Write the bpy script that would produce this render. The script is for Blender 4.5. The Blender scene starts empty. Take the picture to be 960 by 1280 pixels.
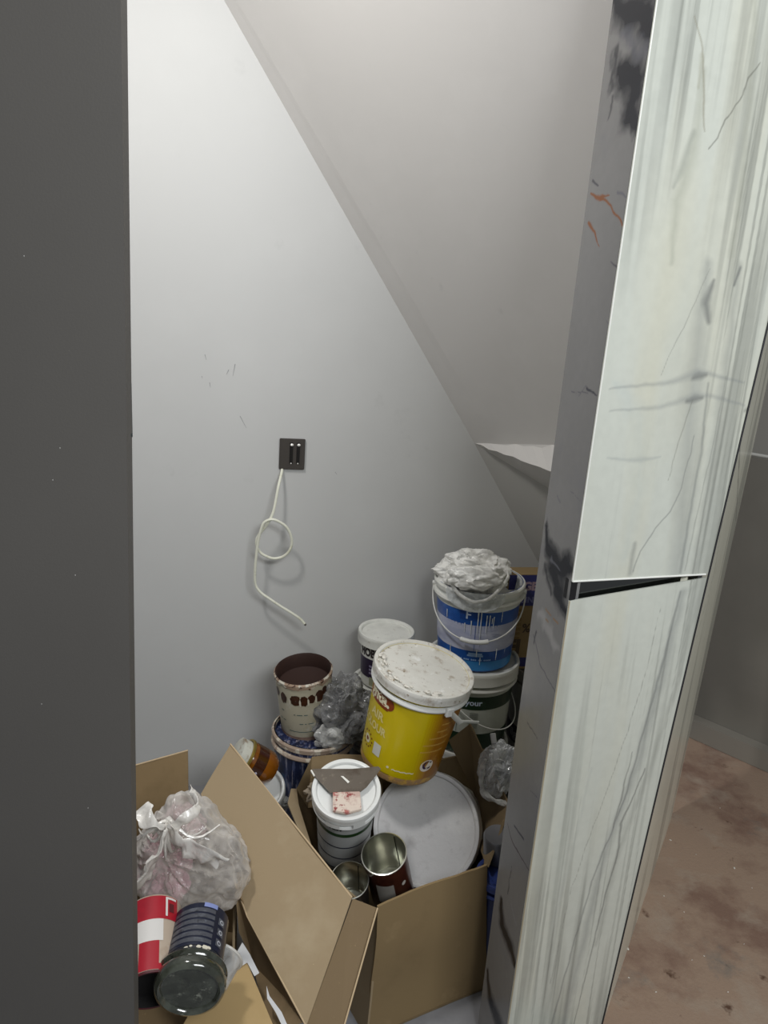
import bpy, bmesh, math, random
import numpy as np
from mathutils import Vector, Matrix, noise
from math import sin, cos, pi, radians, sqrt, atan2

# ------------------------------------------------------------------ camera, light, exposure
sc = bpy.context.scene
COL = sc.collection
F_PX = 900.0
EYE = 1.55
PITCH, ROLL = radians(15), radians(4.1)
cam_d = bpy.data.cameras.new('camera'); cam = bpy.data.objects.new('camera', cam_d); COL.objects.link(cam)
cam_d.sensor_fit = 'VERTICAL'; cam_d.sensor_height = 36; cam_d.lens = F_PX / 1280 * 36
cam_d.clip_start = 0.05
CR = Matrix.Rotation(pi / 2 - PITCH, 3, 'X') @ Matrix.Rotation(ROLL, 3, 'Z')
cam.matrix_world = Matrix.Translation((0, 0, EYE)) @ CR.to_4x4()
sc.camera = cam
sc.view_settings.view_transform = 'Standard'; sc.view_settings.look = 'None'
sc.view_settings.gamma = 1; sc.view_settings.use_curve_mapping = False
sc.view_settings.exposure = 0.16
w = bpy.data.worlds.new('room_ambient'); sc.world = w; w.use_nodes = True
w.node_tree.nodes['Background'].inputs[0].default_value = (0.93, 0.96, 1.0, 1)
w.node_tree.nodes['Background'].inputs[1].default_value = 0.18

def area(name, loc, target, sx, sy, power, col):
    l = bpy.data.lights.new(name, 'AREA'); l.shape = 'RECTANGLE'; l.size = sx; l.size_y = sy
    l.energy = power; l.color = col
    o = bpy.data.objects.new(name, l); COL.objects.link(o); o.location = loc
    o.rotation_euler = (Vector(target) - Vector(loc)).to_track_quat('-Z', 'Y').to_euler()
    return o
area('ceiling_lamp', (-0.72, 1.06, 2.55), (-0.1, 1.9, 0.9), 0.18, 0.18, 13.5, (1.0, 0.985, 0.96))
area('room_lamp', (0.98, -0.65, 2.6), (0.45, 1.6, 0.9), 1.4, 0.6, 47, (0.95, 0.98, 1.0))

# ------------------------------------------------------------------ measuring helpers
C0 = Vector((0, 0, EYE))
def ray(x, y): return CR @ Vector(((x - 480) / F_PX, -(y - 640) / F_PX, -1.0))
def at(x, y, Y):
    d = ray(x, y); return C0 + d * (Y / d.y)
def atz(x, y, z):
    d = ray(x, y); return C0 + d * ((z - EYE) / d.z)
def onplane(x, y, p, n):
    d = ray(x, y); n = Vector(n); return C0 + d * ((Vector(p) - C0).dot(n) / d.dot(n))
def mpp(p): return (CR.transposed() @ (Vector(p) - C0)).z / -F_PX
def lin(c):
    if isinstance(c, str): c = [int(c[i:i + 2], 16) / 255 for i in (0, 2, 4)]
    return tuple((v / 12.92 if v <= .04045 else ((v + .055) / 1.055) ** 2.4) for v in c)

# ------------------------------------------------------------------ materials
MATS = {}
def newmat(name):
    m = bpy.data.materials.new(name); m.use_nodes = True
    nt = m.node_tree; b = nt.nodes['Principled BSDF']; return m, nt, b
def setc(sock, c): sock.default_value = (*lin(c), 1)
def plain(name, c, rough=.5, metal=0, bump=0, bscale=200, coat=0, var=0, vscale=8):
    if name in MATS: return MATS[name]
    m, nt, b = newmat(name)
    setc(b.inputs['Base Color'], c); b.inputs['Roughness'].default_value = rough
    b.inputs['Metallic'].default_value = metal
    if coat: b.inputs['Coat Weight'].default_value = coat
    tc = nt.nodes.new('ShaderNodeTexCoord')
    if var:
        n = nt.nodes.new('ShaderNodeTexNoise'); n.inputs['Scale'].default_value = vscale; n.inputs['Detail'].default_value = 6
        nt.links.new(tc.outputs['Object'], n.inputs['Vector'])
        r = nt.nodes.new('ShaderNodeValToRGB')
        lc = lin(c)
        r.color_ramp.elements[0].position = .3; r.color_ramp.elements[1].position = .7
        r.color_ramp.elements[0].color = (*[v * (1 - var) for v in lc], 1)
        r.color_ramp.elements[1].color = (*[min(1, v * (1 + var * .5)) for v in lc], 1)
        nt.links.new(n.outputs['Fac'], r.inputs['Fac']); nt.links.new(r.outputs['Color'], b.inputs['Base Color'])
    if bump:
        n = nt.nodes.new('ShaderNodeTexNoise'); n.inputs['Scale'].default_value = bscale; n.inputs['Detail'].default_value = 4
        nt.links.new(tc.outputs['Object'], n.inputs['Vector'])
        bp = nt.nodes.new('ShaderNodeBump'); bp.inputs['Strength'].default_value = bump; bp.inputs['Distance'].default_value = .004
        nt.links.new(n.outputs['Fac'], bp.inputs['Height']); nt.links.new(bp.outputs['Normal'], b.inputs['Normal'])
    MATS[name] = m; return m
def splat(name, c, layers, rough=.45, bump=.15, coat=0):
    """base colour with irregular dirt / paint patches: layers = (colour, scale, threshold, softness, (sx,sy,sz))"""
    if name in MATS: return MATS[name]
    m, nt, b = newmat(name); L = nt.links
    b.inputs['Roughness'].default_value = rough
    if coat: b.inputs['Coat Weight'].default_value = coat
    tc = nt.nodes.new('ShaderNodeTexCoord'); prev = None; lastn = None
    for i, ly in enumerate(layers):
        col, s, th, soft = ly[:4]; st = ly[4] if len(ly) > 4 else (1, 1, 1)
        mp = nt.nodes.new('ShaderNodeMapping'); mp.inputs['Scale'].default_value = st
        mp.inputs['Location'].default_value = (i * 3.7, i * 1.3, i * 7.1)
        L.new(tc.outputs['Object'], mp.inputs['Vector'])
        n = nt.nodes.new('ShaderNodeTexNoise'); n.inputs['Scale'].default_value = s; n.inputs['Detail'].default_value = 7
        n.inputs['Roughness'].default_value = .62
        L.new(mp.outputs['Vector'], n.inputs['Vector'])
        mr = nt.nodes.new('ShaderNodeMapRange'); mr.inputs['From Min'].default_value = th; mr.inputs['From Max'].default_value = th + soft
        L.new(n.outputs['Fac'], mr.inputs['Value'])
        mx = nt.nodes.new('ShaderNodeMix'); mx.data_type = 'RGBA'
        L.new(mr.outputs['Result'], mx.inputs['Factor'])
        if prev is None: mx.inputs[6].default_value = (*lin(c), 1)
        else: L.new(prev, mx.inputs[6])
        mx.inputs[7].default_value = (*lin(col), 1)
        prev = mx.outputs[2]; lastn = n
    L.new(prev, b.inputs['Base Color'])
    if bump:
        bp = nt.nodes.new('ShaderNodeBump'); bp.inputs['Strength'].default_value = bump; bp.inputs['Distance'].default_value = .003
        L.new(lastn.outputs['Fac'], bp.inputs['Height']); L.new(bp.outputs['Normal'], b.inputs['Normal'])
    MATS[name] = m; return m
def film(name, c, clear=.5, rough=.18, dirt=None):
    """thin plastic film: partly clear, glossy"""
    if name in MATS: return MATS[name]
    m, nt, b = newmat(name); L = nt.links
    setc(b.inputs['Base Color'], c); b.inputs['Roughness'].default_value = rough
    b.inputs['Specular IOR Level'].default_value = .9
    tr = nt.nodes.new('ShaderNodeBsdfTransparent'); mx = nt.nodes.new('ShaderNodeMixShader')
    tc = nt.nodes.new('ShaderNodeTexCoord'); n = nt.nodes.new('ShaderNodeTexNoise')
    n.inputs['Scale'].default_value = 26; n.inputs['Detail'].default_value = 5; n.inputs['Distortion'].default_value = 1.2
    L.new(tc.outputs['Object'], n.inputs['Vector'])
    mr = nt.nodes.new('ShaderNodeMapRange'); mr.inputs['From Min'].default_value = .35; mr.inputs['From Max'].default_value = .65
    mr.inputs['To Min'].default_value = min(1, (1 - clear) * 1.5); mr.inputs['To Max'].default_value = (1 - clear) * .6
    L.new(n.outputs['Fac'], mr.inputs['Value'])
    lw = nt.nodes.new('ShaderNodeLayerWeight'); lw.inputs['Blend'].default_value = .35
    ad = nt.nodes.new('ShaderNodeMath'); ad.operation = 'ADD'; ad.use_clamp = True
    L.new(mr.outputs['Result'], ad.inputs[0]); L.new(lw.outputs['Facing'], ad.inputs[1])
    L.new(ad.outputs[0], mx.inputs['Fac']); L.new(tr.outputs[0], mx.inputs[1]); L.new(b.outputs[0], mx.inputs[2])
    bp = nt.nodes.new('ShaderNodeBump'); bp.inputs['Strength'].default_value = .5; bp.inputs['Distance'].default_value = .006
    L.new(n.outputs['Fac'], bp.inputs['Height']); L.new(bp.outputs['Normal'], b.inputs['Normal'])
    L.new(mx.outputs[0], nt.nodes['Material Output'].inputs['Surface'])
    MATS[name] = m; return m
def vcol(name, rough=.25, spec=.5, bump=0):
    if name in MATS: return MATS[name]
    m, nt, b = newmat(name)
    a = nt.nodes.new('ShaderNodeVertexColor'); a.layer_name = 'Col'
    tc = nt.nodes.new('ShaderNodeTexCoord'); n = nt.nodes.new('ShaderNodeTexNoise')
    n.inputs['Scale'].default_value = 60; n.inputs['Detail'].default_value = 5
    nt.links.new(tc.outputs['Object'], n.inputs['Vector'])
    mr = nt.nodes.new('ShaderNodeMapRange'); mr.inputs['To Min'].default_value = .93; mr.inputs['To Max'].default_value = 1.07
    nt.links.new(n.outputs['Fac'], mr.inputs['Value'])
    mx = nt.nodes.new('ShaderNodeMix'); mx.data_type = 'RGBA'; mx.blend_type = 'MULTIPLY'; mx.inputs['Factor'].default_value = 1
    nt.links.new(a.outputs['Color'], mx.inputs[6]); nt.links.new(mr.outputs['Result'], mx.inputs[7])
    nt.links.new(mx.outputs[2], b.inputs['Base Color'])
    b.inputs['Roughness'].default_value = rough; b.inputs['Specular IOR Level'].default_value = spec
    if bump:
        bp = nt.nodes.new('ShaderNodeBump'); bp.inputs['Strength'].default_value = bump; bp.inputs['Distance'].default_value = .002
        nt.links.new(n.outputs['Fac'], bp.inputs['Height']); nt.links.new(bp.outputs['Normal'], b.inputs['Normal'])
    MATS[name] = m; return m

# ------------------------------------------------------------------ object helpers
def link(name, me, mat=None, parent=None, mats=None, smooth=False):
    o = bpy.data.objects.new(name, me); COL.objects.link(o)
    for mm in (mats or ([mat] if mat else [])): me.materials.append(mm)
    if smooth:
        me.polygons.foreach_set('use_smooth', [True] * len(me.polygons))
        try: me.set_sharp_from_angle(angle=radians(40))
        except Exception: pass
    if parent is not None:
        o.parent = parent
    return o
def bmobj(name, bm, mat=None, parent=None, mats=None, smooth=False):
    bmesh.ops.recalc_face_normals(bm, faces=bm.faces)
    me = bpy.data.meshes.new(name); bm.to_mesh(me); bm.free()
    return link(name, me, mat, parent, mats, smooth)
def tag(o, label=None, cat=None, group=None, kind=None):
    if label: o['label'] = label
    if cat: o['category'] = cat
    if group: o['group'] = group
    if kind: o['kind'] = kind
    return o
def thing(name, label, cat, M, group=None):
    o = bpy.data.objects.new(name, None); COL.objects.link(o); o.matrix_world = M; o.empty_display_size = .05
    return tag(o, label, cat, group)
def frame(bot, top, twist=0):
    """matrix with z from bot to top, -y facing the viewer side, x to the right"""
    bot = Vector(bot); z = (Vector(top) - bot).normalized()
    fwd = (bot - C0); fwd.z = 0
    if abs(z.z) < .5: fwd = bot - C0
    y = fwd - z * fwd.dot(z); y.normalize(); x = y.cross(z)
    M = Matrix((x, y, z)).transposed().to_4x4(); M.translation = bot
    return M @ Matrix.Rotation(twist, 4, 'Z')
def lathe_bm(prof, seg=64, bm=None, th0=0, th1=2 * pi, close=True):
    bm = bm or bmesh.new(); full = abs(th1 - th0 - 2 * pi) < 1e-6
    n = seg if full else seg + 1; rings = []
    for r, z in prof:
        if r < 1e-6: rings.append([bm.verts.new((0, 0, z))] * n); continue
        rings.append([bm.verts.new((r * sin(th0 + (th1 - th0) * i / seg), -r * cos(th0 + (th1 - th0) * i / seg), z)) for i in range(n)])
    for a, b in zip(rings, rings[1:]):
        for i in range(seg):
            j = (i + 1) % n
            f = [a[i], a[j], b[j], b[i]]
            f2 = []
            for v in f:
                if v not in f2: f2.append(v)
            if len(f2) >= 3:
                try: bm.faces.new(f2)
                except ValueError: pass
    return bm
def lathe(name, prof, mat, parent, seg=64, **k):
    return bmobj(name, lathe_bm(prof, seg, **k), mat, parent, smooth=True)
def smooth_path(pts, n=8):
    P = [Vector(p) for p in pts]; P = [P[0] * 2 - P[1]] + P + [P[-1] * 2 - P[-2]]; out = []
    for i in range(1, len(P) - 2):
        for k in range(n):
            t = k / n; a, b, c, d = P[i - 1:i + 3]
            out.append(.5 * ((2 * b) + (c - a) * t + (2 * a - 5 * b + 4 * c - d) * t * t + (3 * b - a - 3 * c + d) * t ** 3))
    out.append(P[-2]); return out
def tube_bm(path, r, seg=10, flat=1.0, bm=None, up=None):
    bm = bm or bmesh.new(); P = [Vector(p) for p in path]; rings = []
    t0 = (P[1] - P[0]).normalized(); u = Vector(up) if up else (Vector((0, 0, 1)) if abs(t0.z) < .9 else Vector((1, 0, 0)))
    u = (u - t0 * u.dot(t0)).normalized()
    for i, p in enumerate(P):
        t = (P[min(i + 1, len(P) - 1)] - P[max(i - 1, 0)]).normalized()
        u = (u - t * u.dot(t)).normalized(); v = t.cross(u); rr = r(i / (len(P) - 1)) if callable(r) else r
        rings.append([bm.verts.new(p + u * cos(2 * pi * k / seg) * rr + v * sin(2 * pi * k / seg) * rr * flat) for k in range(seg)])
    for a, b in zip(rings, rings[1:]):
        for k in range(seg): bm.faces.new((a[k], a[(k + 1) % seg], b[(k + 1) % seg], b[k]))
    bm.faces.new(rings[0]); bm.faces.new(rings[-1]); return bm
def tube(name, path, r, mat, parent=None, **k):
    return bmobj(name, tube_bm(path, r, **k), mat, parent, smooth=True)
def slab_bm(pts, thick, nrm=None, bm=None):
    """polygon extruded backwards by thick along -normal"""
    bm = bm or bmesh.new(); P = [Vector(p) for p in pts]
    n = Vector(nrm).normalized() if nrm is not None else (P[1] - P[0]).cross(P[2] - P[1]).normalized()
    a = [bm.verts.new(p) for p in P]; b = [bm.verts.new(p - n * thick) for p in P]
    bm.faces.new(a); bm.faces.new(b[::-1])
    for i in range(len(P)):
        j = (i + 1) % len(P); bm.faces.new((a[i], b[i], b[j], a[j]))
    return bm
def slab(name, pts, thick, mat, parent=None, nrm=None, bevel=0, **k):
    bm = slab_bm(pts, thick, nrm)
    if bevel: bmesh.ops.bevel(bm, geom=bm.edges, offset=bevel, segments=2, affect='EDGES')
    return bmobj(name, bm, mat, parent, **k)
def box_bm(x0, x1, y0, y1, z0, z1, bm=None):
    return slab_bm([(x0, y0, z1), (x1, y0, z1), (x1, y1, z1), (x0, y1, z1)], z1 - z0, (0, 0, 1), bm)
def box(name, b, mat, parent=None, bevel=0, M=None, **k):
    bm = box_bm(*b)
    if bevel: bmesh.ops.bevel(bm, geom=bm.edges, offset=bevel, segments=2, affect='EDGES')
    if M is not None: bmesh.ops.transform(bm, matrix=M, verts=bm.verts)
    return bmobj(name, bm, mat, parent, **k)
def card(name, pts, thick, mat, parent=None, warp=.006, seed=0, cuts=10):
    """cardboard sheet from four corners, slightly warped, with thickness"""
    a, b, c, d = [Vector(p) for p in pts]; n = (b - a).cross(d - a).normalized(); bm = bmesh.new()
    G = [[None] * (cuts + 1) for _ in range(cuts + 1)]; H = [[None] * (cuts + 1) for _ in range(cuts + 1)]
    for i in range(cuts + 1):
        for j in range(cuts + 1):
            u, v = i / cuts, j / cuts
            p = (a * (1 - u) + b * u) * (1 - v) + (d * (1 - u) + c * u) * v
            q = p + n * noise.noise(p * 5 + Vector((seed * 7.3, 0, 0))) * warp
            if i in (0, cuts) or j in (0, cuts): q += Vector((noise.noise(p * 60 + Vector((seed, 3, 0))), noise.noise(p * 60 + Vector((9, seed, 0))), noise.noise(p * 60))) * .0016
            G[i][j] = bm.verts.new(q); H[i][j] = bm.verts.new(q - n * thick)
    for i in range(cuts):
        for j in range(cuts):
            bm.faces.new((G[i][j], G[i + 1][j], G[i + 1][j + 1], G[i][j + 1]))
            bm.faces.new((H[i][j + 1], H[i + 1][j + 1], H[i + 1][j], H[i][j]))
    def rim(seq):
        for (i, j), (k, l) in zip(seq, seq[1:]):
            bm.faces.new((G[i][j], H[i][j], H[k][l], G[k][l]))
    rim([(i, 0) for i in range(cuts + 1)]); rim([(cuts, j) for j in range(cuts + 1)])
    rim([(i, cuts) for i in range(cuts, -1, -1)]); rim([(0, j) for j in range(cuts, -1, -1)])
    return bmobj(name, bm, mat, parent, smooth=True)
def crumple(name, c, rad, mat, parent=None, seed=1, amp=.35, sub=5, freq=2.2, squash=None, fine=.12, M=None, shape=None, pleat=None):
    bm = bmesh.new(); bmesh.ops.create_icosphere(bm, subdivisions=sub, radius=1)
    s = Vector((seed * 11.3, seed * 5.1, seed * 2.7))
    for v in bm.verts:
        d = v.co.normalized()
        f = 1 + amp * noise.noise(d * freq + s)
        q = d * freq * .8 + s * 2 + Vector((noise.noise(d * 2 + s), noise.noise(d * 2 - s), 0)) * 1.1
        rid = 1 - abs(noise.noise(q)) * 2; rid2 = 1 - abs(noise.noise(q * 2.1 + s)) * 2; rid3 = 1 - abs(noise.noise(q * 4.6)) * 2
        f += fine * (rid * 1.1 + rid2 * .55 + rid3 * .18 - 1.1)
        if pleat:
            kd, cnt, pa = pleat; kd = Vector(kd).normalized(); pol = math.acos(max(-1, min(1, d.dot(kd))))
            e1_ = kd.orthogonal().normalized(); e2_ = kd.cross(e1_); az = atan2(d.dot(e2_), d.dot(e1_))
            f += pa * (1 - 2 * abs(noise.noise(Vector((cos(az) * cnt, sin(az) * cnt, pol * .8 + seed))))) * math.exp(-pol * .8) * min(1, pol * 3)
        p = Vector((d.x * rad[0], d.y * rad[1], d.z * rad[2])) * f
        if squash is not None and p.z < squash: p.z = squash + (p.z - squash) * .1
        if shape: p = shape(p)
        v.co = p
    if M is not None: bmesh.ops.transform(bm, matrix=M, verts=bm.verts)
    bmesh.ops.translate(bm, vec=Vector(c), verts=bm.verts)
    return bmobj(name, bm, mat, parent, smooth=True)

def text_mesh(s, size, align='CENTER', ext=0.0, bold=0.0):
    cu = bpy.data.curves.new('t', 'FONT'); cu.body = s; cu.size = size; cu.align_x = align; cu.align_y = 'CENTER'
    cu.extrude = ext; cu.offset = bold; cu.resolution_u = 3
    o = bpy.data.objects.new('t', cu); COL.objects.link(o)
    dg = bpy.context.evaluated_depsgraph_get(); me = bpy.data.meshes.new_from_object(o.evaluated_get(dg))
    bpy.data.objects.remove(o); bpy.data.curves.remove(cu); return me
def wrap_text(s, size, R, th, z, mat, parent, name='printed_lettering', bold=.0006, rot=0, sx=1):
    """R: function z -> radius; th: angle of the text centre (radians, 0 = front)"""
    me = text_mesh(s, size, bold=bold)
    bm = bmesh.new(); bm.from_mesh(me); bpy.data.meshes.remove(me)
    bmesh.ops.triangulate(bm, faces=bm.faces)
    for v in bm.verts:
        x, y = v.co.x * sx, v.co.y; x, y = x * cos(rot) - y * sin(rot), x * sin(rot) + y * cos(rot)
        zz = z + y; r = R(zz) + .0011; t = th + x / r; v.co = (r * sin(t), -r * cos(t), zz)
    me = bpy.data.meshes.new(name); bm.to_mesh(me); bm.free()
    return link(name, me, mat, parent)
def patch(name, R, th0, th1, z0, z1, mat, parent, off=.0007, seg=24):
    n = max(2, int(seg * abs(th1 - th0) / 1.5)); bm = bmesh.new(); g = []
    for i in range(n + 1):
        t = th0 + (th1 - th0) * i / n
        g.append([bm.verts.new(((R(z) + off) * sin(t), -(R(z) + off) * cos(t), z)) for z in (z0, (z0 + z1) / 2, z1)])
    for a, b in zip(g, g[1:]):
        for k in (0, 1): bm.faces.new((a[k], b[k], b[k + 1], a[k + 1]))
    return bmobj(name, bm, mat, parent, smooth=True)
def disc_patch(name, R, th, z, rad, mat, parent, off=.001, hole=0, wob=0, sq=1, seed=0, n=28):
    bm = bmesh.new()
    def P(x, y):
        zz = z + y; r = R(zz) + off; t = th + x / r; return bm.verts.new((r * sin(t), -r * cos(t), zz))
    o = [P(rad * (1 + wob * noise.noise(Vector((cos(a) * 2, sin(a) * 2, seed)))) * cos(a), rad * sq * (1 + wob * noise.noise(Vector((cos(a) * 2, sin(a) * 2, seed)))) * sin(a)) for a in [2 * pi * k / n for k in range(n)]]
    if hole:
        i = [P(hole * cos(a), hole * sin(a)) for a in [2 * pi * k / n for k in range(n)]]
        for k in range(n): bm.faces.new((o[k], o[(k + 1) % n], i[(k + 1) % n], i[k]))
    else: bm.faces.new(o)
    return bmobj(name, bm, mat, parent)

# ------------------------------------------------------------------ the setting
A12 = radians(12)
U = Vector((cos(A12), sin(A12), 0)); N = Vector((sin(A12), -cos(A12), 0))     # along the white wall / out of it
W0 = Vector((0, 2.2, 0))
def wp(s, z, d=0): return W0 + U * s + N * d + Vector((0, 0, z))
def onwall(x, y, d=0): return onplane(x, y, W0 + N * d, N)

wall_m = splat('wall_paint', 'bdbdbb', [('c1c1bf', 3, .5, .3), ('b0b0ae', 9, .66, .2), ('a9a9a8', 40, .74, .05, (1, 1, .5))], rough=.62, bump=.05)
ceil_m = splat('soffit_paint', 'cfccc8', [('d4d1cd', 4, .5, .3), ('c0beba', 14, .68, .15)], rough=.6, bump=.25)
wall = slab('wall_back', [wp(-1.6, -.02), wp(1.02, -.02), wp(1.02, 3.2), wp(-1.6, 3.2)], .12, wall_m, nrm=N); tag(wall, kind='structure')
sm = plain('scuff_grey', '8b8b8c', .7)
scuff_px = [[(256, 443), (258, 450)], [(262, 478), (263, 484)], [(294, 455), (291, 470)], [(286, 462), (283, 468)], [(300, 520), (308, 535)], [(419, 590), (421, 593)], [(252, 470), (253, 473)]]
bm = bmesh.new()
for a, b in scuff_px:
    p, q = onwall(*a, .0008), onwall(*b, .0008); d = (q - p).normalized(); s = d.cross(N) * .0009
    vs = [bm.verts.new(v) for v in (p - s, p + s, q + s * .4, q - s * .4)]; bm.faces.new(vs)
tag(bmobj('scuff_mark', bm, sm, wall), kind='stuff')

# floor of the closet
tile_m = splat('floor_tile_grey', '8d8d90', [('7c7c80', 7, .5, .2), ('a5a5a6', 30, .66, .1), ('6d6a66', 90, .68, .05)], rough=.35)
fl = box('floor', (-1.8, 2.6, -.6, 2.75, -.06, 0), tile_m); tag(fl, kind='structure')

# sloping underside of the stair
P0 = onwall(593, 554)
P1 = onwall(280, 0)
Q = at(765, 0, 1.42)
cn = (P0 - P1).cross(Q - P1).normalized()
if cn.z > 0: cn = -cn
E1 = onplane(716, 559, P1, cn)
top1 = P1 + (P1 - P0) * .75
QF = onplane(1000, -500, P1, cn)
def inpl(x, y, z=None):
    z = P1.z - (cn.x * (x - P1.x) + cn.y * (y - P1.y)) / cn.z; return Vector((x, y, z))
pf1 = E1 + (E1 - P0) * .25
cpts = [P0, top1, top1 + (inpl(top1.x + .4, .9) - inpl(top1.x, top1.y)), inpl(.55, 1.28), pf1]
# rough plastered lower edge of the slope
def jag(a, b, n, amp, seed):
    out = []
    for i in range(1, n):
        t = i / n; p = a.lerp(b, t); out.append(p + Vector((0, 0, amp * noise.noise(p * 30 + Vector((seed, 0, 0))))))
    return out
bm = bmesh.new()
edge1 = [P0] + jag(P0, pf1, 14, .01, 1) + [pf1]
vs = [bm.verts.new(p) for p in (edge1 + cpts[-2:0:-1])]
f = bm.faces.new(vs); r = bmesh.ops.extrude_face_region(bm, geom=[f]); bmesh.ops.translate(bm, vec=-cn * .1, verts=[v for v in r['geom'] if isinstance(v, bmesh.types.BMVert)])
ceil = bmobj('ceiling', bm, ceil_m); tag(ceil, kind='structure')
# plaster ridge below the slope, then the lower darker soffit
E2 = at(712, 598, E1.y - .07); E3 = at(705, 622, E1.y + .12)
e2 = E2 + (E2 - P0) * .25; e3 = E3 + (E3 - P0) * .25
bm = bmesh.new()
ea = [bm.verts.new(p) for p in edge1]
eb_p = [P0.lerp(e2, i / 14) + Vector((0, 0, .006 * noise.noise(Vector((i * .7, 0, 0))) * (i > 0))) for i in range(15)]
eb = [bm.verts.new(p) for p in eb_p[1:]]
ec = [bm.verts.new(P0.lerp(e3, i / 14)) for i in range(1, 15)]
for i in range(14):
    a0, a1 = ea[i], ea[i + 1]
    b0 = ea[0] if i == 0 else eb[i - 1]; b1 = eb[i]; c0 = ea[0] if i == 0 else ec[i - 1]; c1 = ec[i]
    for q in ((a0, a1, b1, b0), (b0, b1, c1, c0)):
        u = []
        for v in q:
            if v not in u: u.append(v)
        bm.faces.new(u)
ridge = bmobj('trim_1', bm, ceil_m, smooth=False); tag(ridge, kind='structure')
D0 = onwall(661, 681); dd = (D0 - P0)
low0 = P0 + dd * 2.5; low1 = e3 + dd * .8
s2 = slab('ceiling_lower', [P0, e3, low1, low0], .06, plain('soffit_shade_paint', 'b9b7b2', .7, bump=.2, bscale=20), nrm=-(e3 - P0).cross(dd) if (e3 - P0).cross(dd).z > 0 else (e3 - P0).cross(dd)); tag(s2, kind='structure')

# ---------------- marble jamb (reveal) and pale face
B0 = at(728, 640, 1.15); B0 = Vector((B0.x, B0.y, 0))
def projx(p):
    q = CR.transposed() @ (p - C0); return 480 + F_PX * q.x / -q.z
t = .05
while projx(Vector((B0.x, B0.y, EYE - .28)) - N * t) > 687 and t < .5: t += .002
TJ = t
Bn = U.copy()                                        # reveal faces left: normal = -U
FA = radians(20); UF = Vector((cos(FA), sin(FA), 0)); NF = Vector((sin(FA), -cos(FA), 0))

rng = np.random.default_rng(4)
def vnoise(x, y, seed):
    """smooth value noise, vectorised"""
    xi = np.floor(x).astype(int); yi = np.floor(y).astype(int); fx = x - xi; fy = y - yi
    def h(a, b):
        n = (a * 374761393 + b * 668265263 + seed * 1442695041) & 0xffffffff
        n = ((n ^ (n >> 13)) * 1274126177) & 0xffffffff; return ((n ^ (n >> 16)) & 0xffff) / 65535.0
    fx = fx * fx * (3 - 2 * fx); fy = fy * fy * (3 - 2 * fy)
    return (h(xi, yi) * (1 - fx) + h(xi + 1, yi) * fx) * (1 - fy) + (h(xi, yi + 1) * (1 - fx) + h(xi + 1, yi + 1) * fx) * fy
def fbm(x, y, seed, o=4):
    s = 0; a = .5; t = 0
    for i in range(o): s = s + a * vnoise(x * 2 ** i, y * 2 ** i, seed + i); t += a; a *= .5
    return s / t
def stroke(col, S, Z, pts, width, c, alpha=1, soft=.5, warp=0, seed=1, wz=1.0):
    """lay a coloured vein or reflection smudge (polyline in slab coordinates) over the colour field"""
    if warp:
        S = S + (fbm(S * 30, Z * 30, seed) - .5) * warp; Z = Z + (fbm(S * 30, Z * 30, seed + 50) - .5) * warp
    width = max(width, .0021)
    best = np.full(S.shape, 9.0); P = [np.array(p[:2]) for p in pts]; W = [p[2] if len(p) > 2 else 1 for p in pts]
    for (a, b, wa, wb) in zip(P, P[1:], W, W[1:]):
        d = b - a; L = (d ** 2).sum() + 1e-12
        tt = np.clip(((S - a[0]) * d[0] + (Z - a[1]) * d[1]) / L, 0, 1)
        dist = np.hypot(S - a[0] - tt * d[0], Z - a[1] - tt * d[1]) / (width * (wa + (wb - wa) * tt))
        best = np.minimum(best, dist)
    m = np.clip((1 - best) / soft, 0, 1) * alpha
    m = m[..., None]; return col * (1 - m) + np.array(lin(c)) * m
def painted(name, O, A, W, z_bl, z_br, z_tl, z_tr, thick, nrm, res, colf, mat, parent, right=None):
    """upright panel: origin O (z=0), horizontal axis A, bottom/top heights at its left and right, coloured per vertex.
    right = (s_bottom, s_top): position of the right edge"""
    nu = max(2, int(W / res)); nv = max(2, int((z_tl - z_bl) / res)); u = np.linspace(0, 1, nu + 1)[None, :]; v = np.linspace(0, 1, nv + 1)[:, None]
    zb = z_bl + (z_br - z_bl) * u; zt = z_tl + (z_tr - z_tl) * u; Z = zb + (zt - zb) * v
    if right: r0, r1, rz0, rz1 = right; wr = r0 + (r1 - r0) * (Z - rz0) / (rz1 - rz0); S = u * wr
    else: S = u * W + 0 * v
    X = O.x + A.x * S; Y = O.y + A.y * S
    co = np.stack([X, Y, Z], -1).reshape(-1, 3); back = co - np.array(nrm) * thick
    n = len(co); idx = np.arange(n).reshape(nv + 1, nu + 1)
    q = np.stack([idx[:-1, :-1], idx[:-1, 1:], idx[1:, 1:], idx[1:, :-1]], -1).reshape(-1, 4)
    ring = np.concatenate([idx[0, :], idx[1:, -1], idx[-1, -2::-1], idx[-2:0:-1, 0]])
    rb = n + np.arange(len(ring)); nx = np.roll(np.arange(len(ring)), -1)
    side = np.stack([ring, rb, rb[nx], ring[nx]], -1)
    allv = np.concatenate([co, back[ring]])
    cor = [int(np.where(ring == k)[0][0]) + n for k in (idx[0, 0], idx[-1, 0], idx[-1, -1], idx[0, -1])]
    faces = np.concatenate([q, side]).tolist() + [rb[::-1].tolist()]
    me = bpy.data.meshes.new(name); me.from_pydata(allv.tolist(), [], faces)
    col = colf(S, Z).reshape(-1, 3); col = np.concatenate([col, col[ring]])
    at_ = me.color_attributes.new('Col', 'FLOAT_COLOR', 'POINT')
    at_.data.foreach_set('color', np.concatenate([col, np.ones((len(col), 1))], 1).ravel().astype(np.float32))
    me.update(); return link(name, me, mat, parent)

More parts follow.
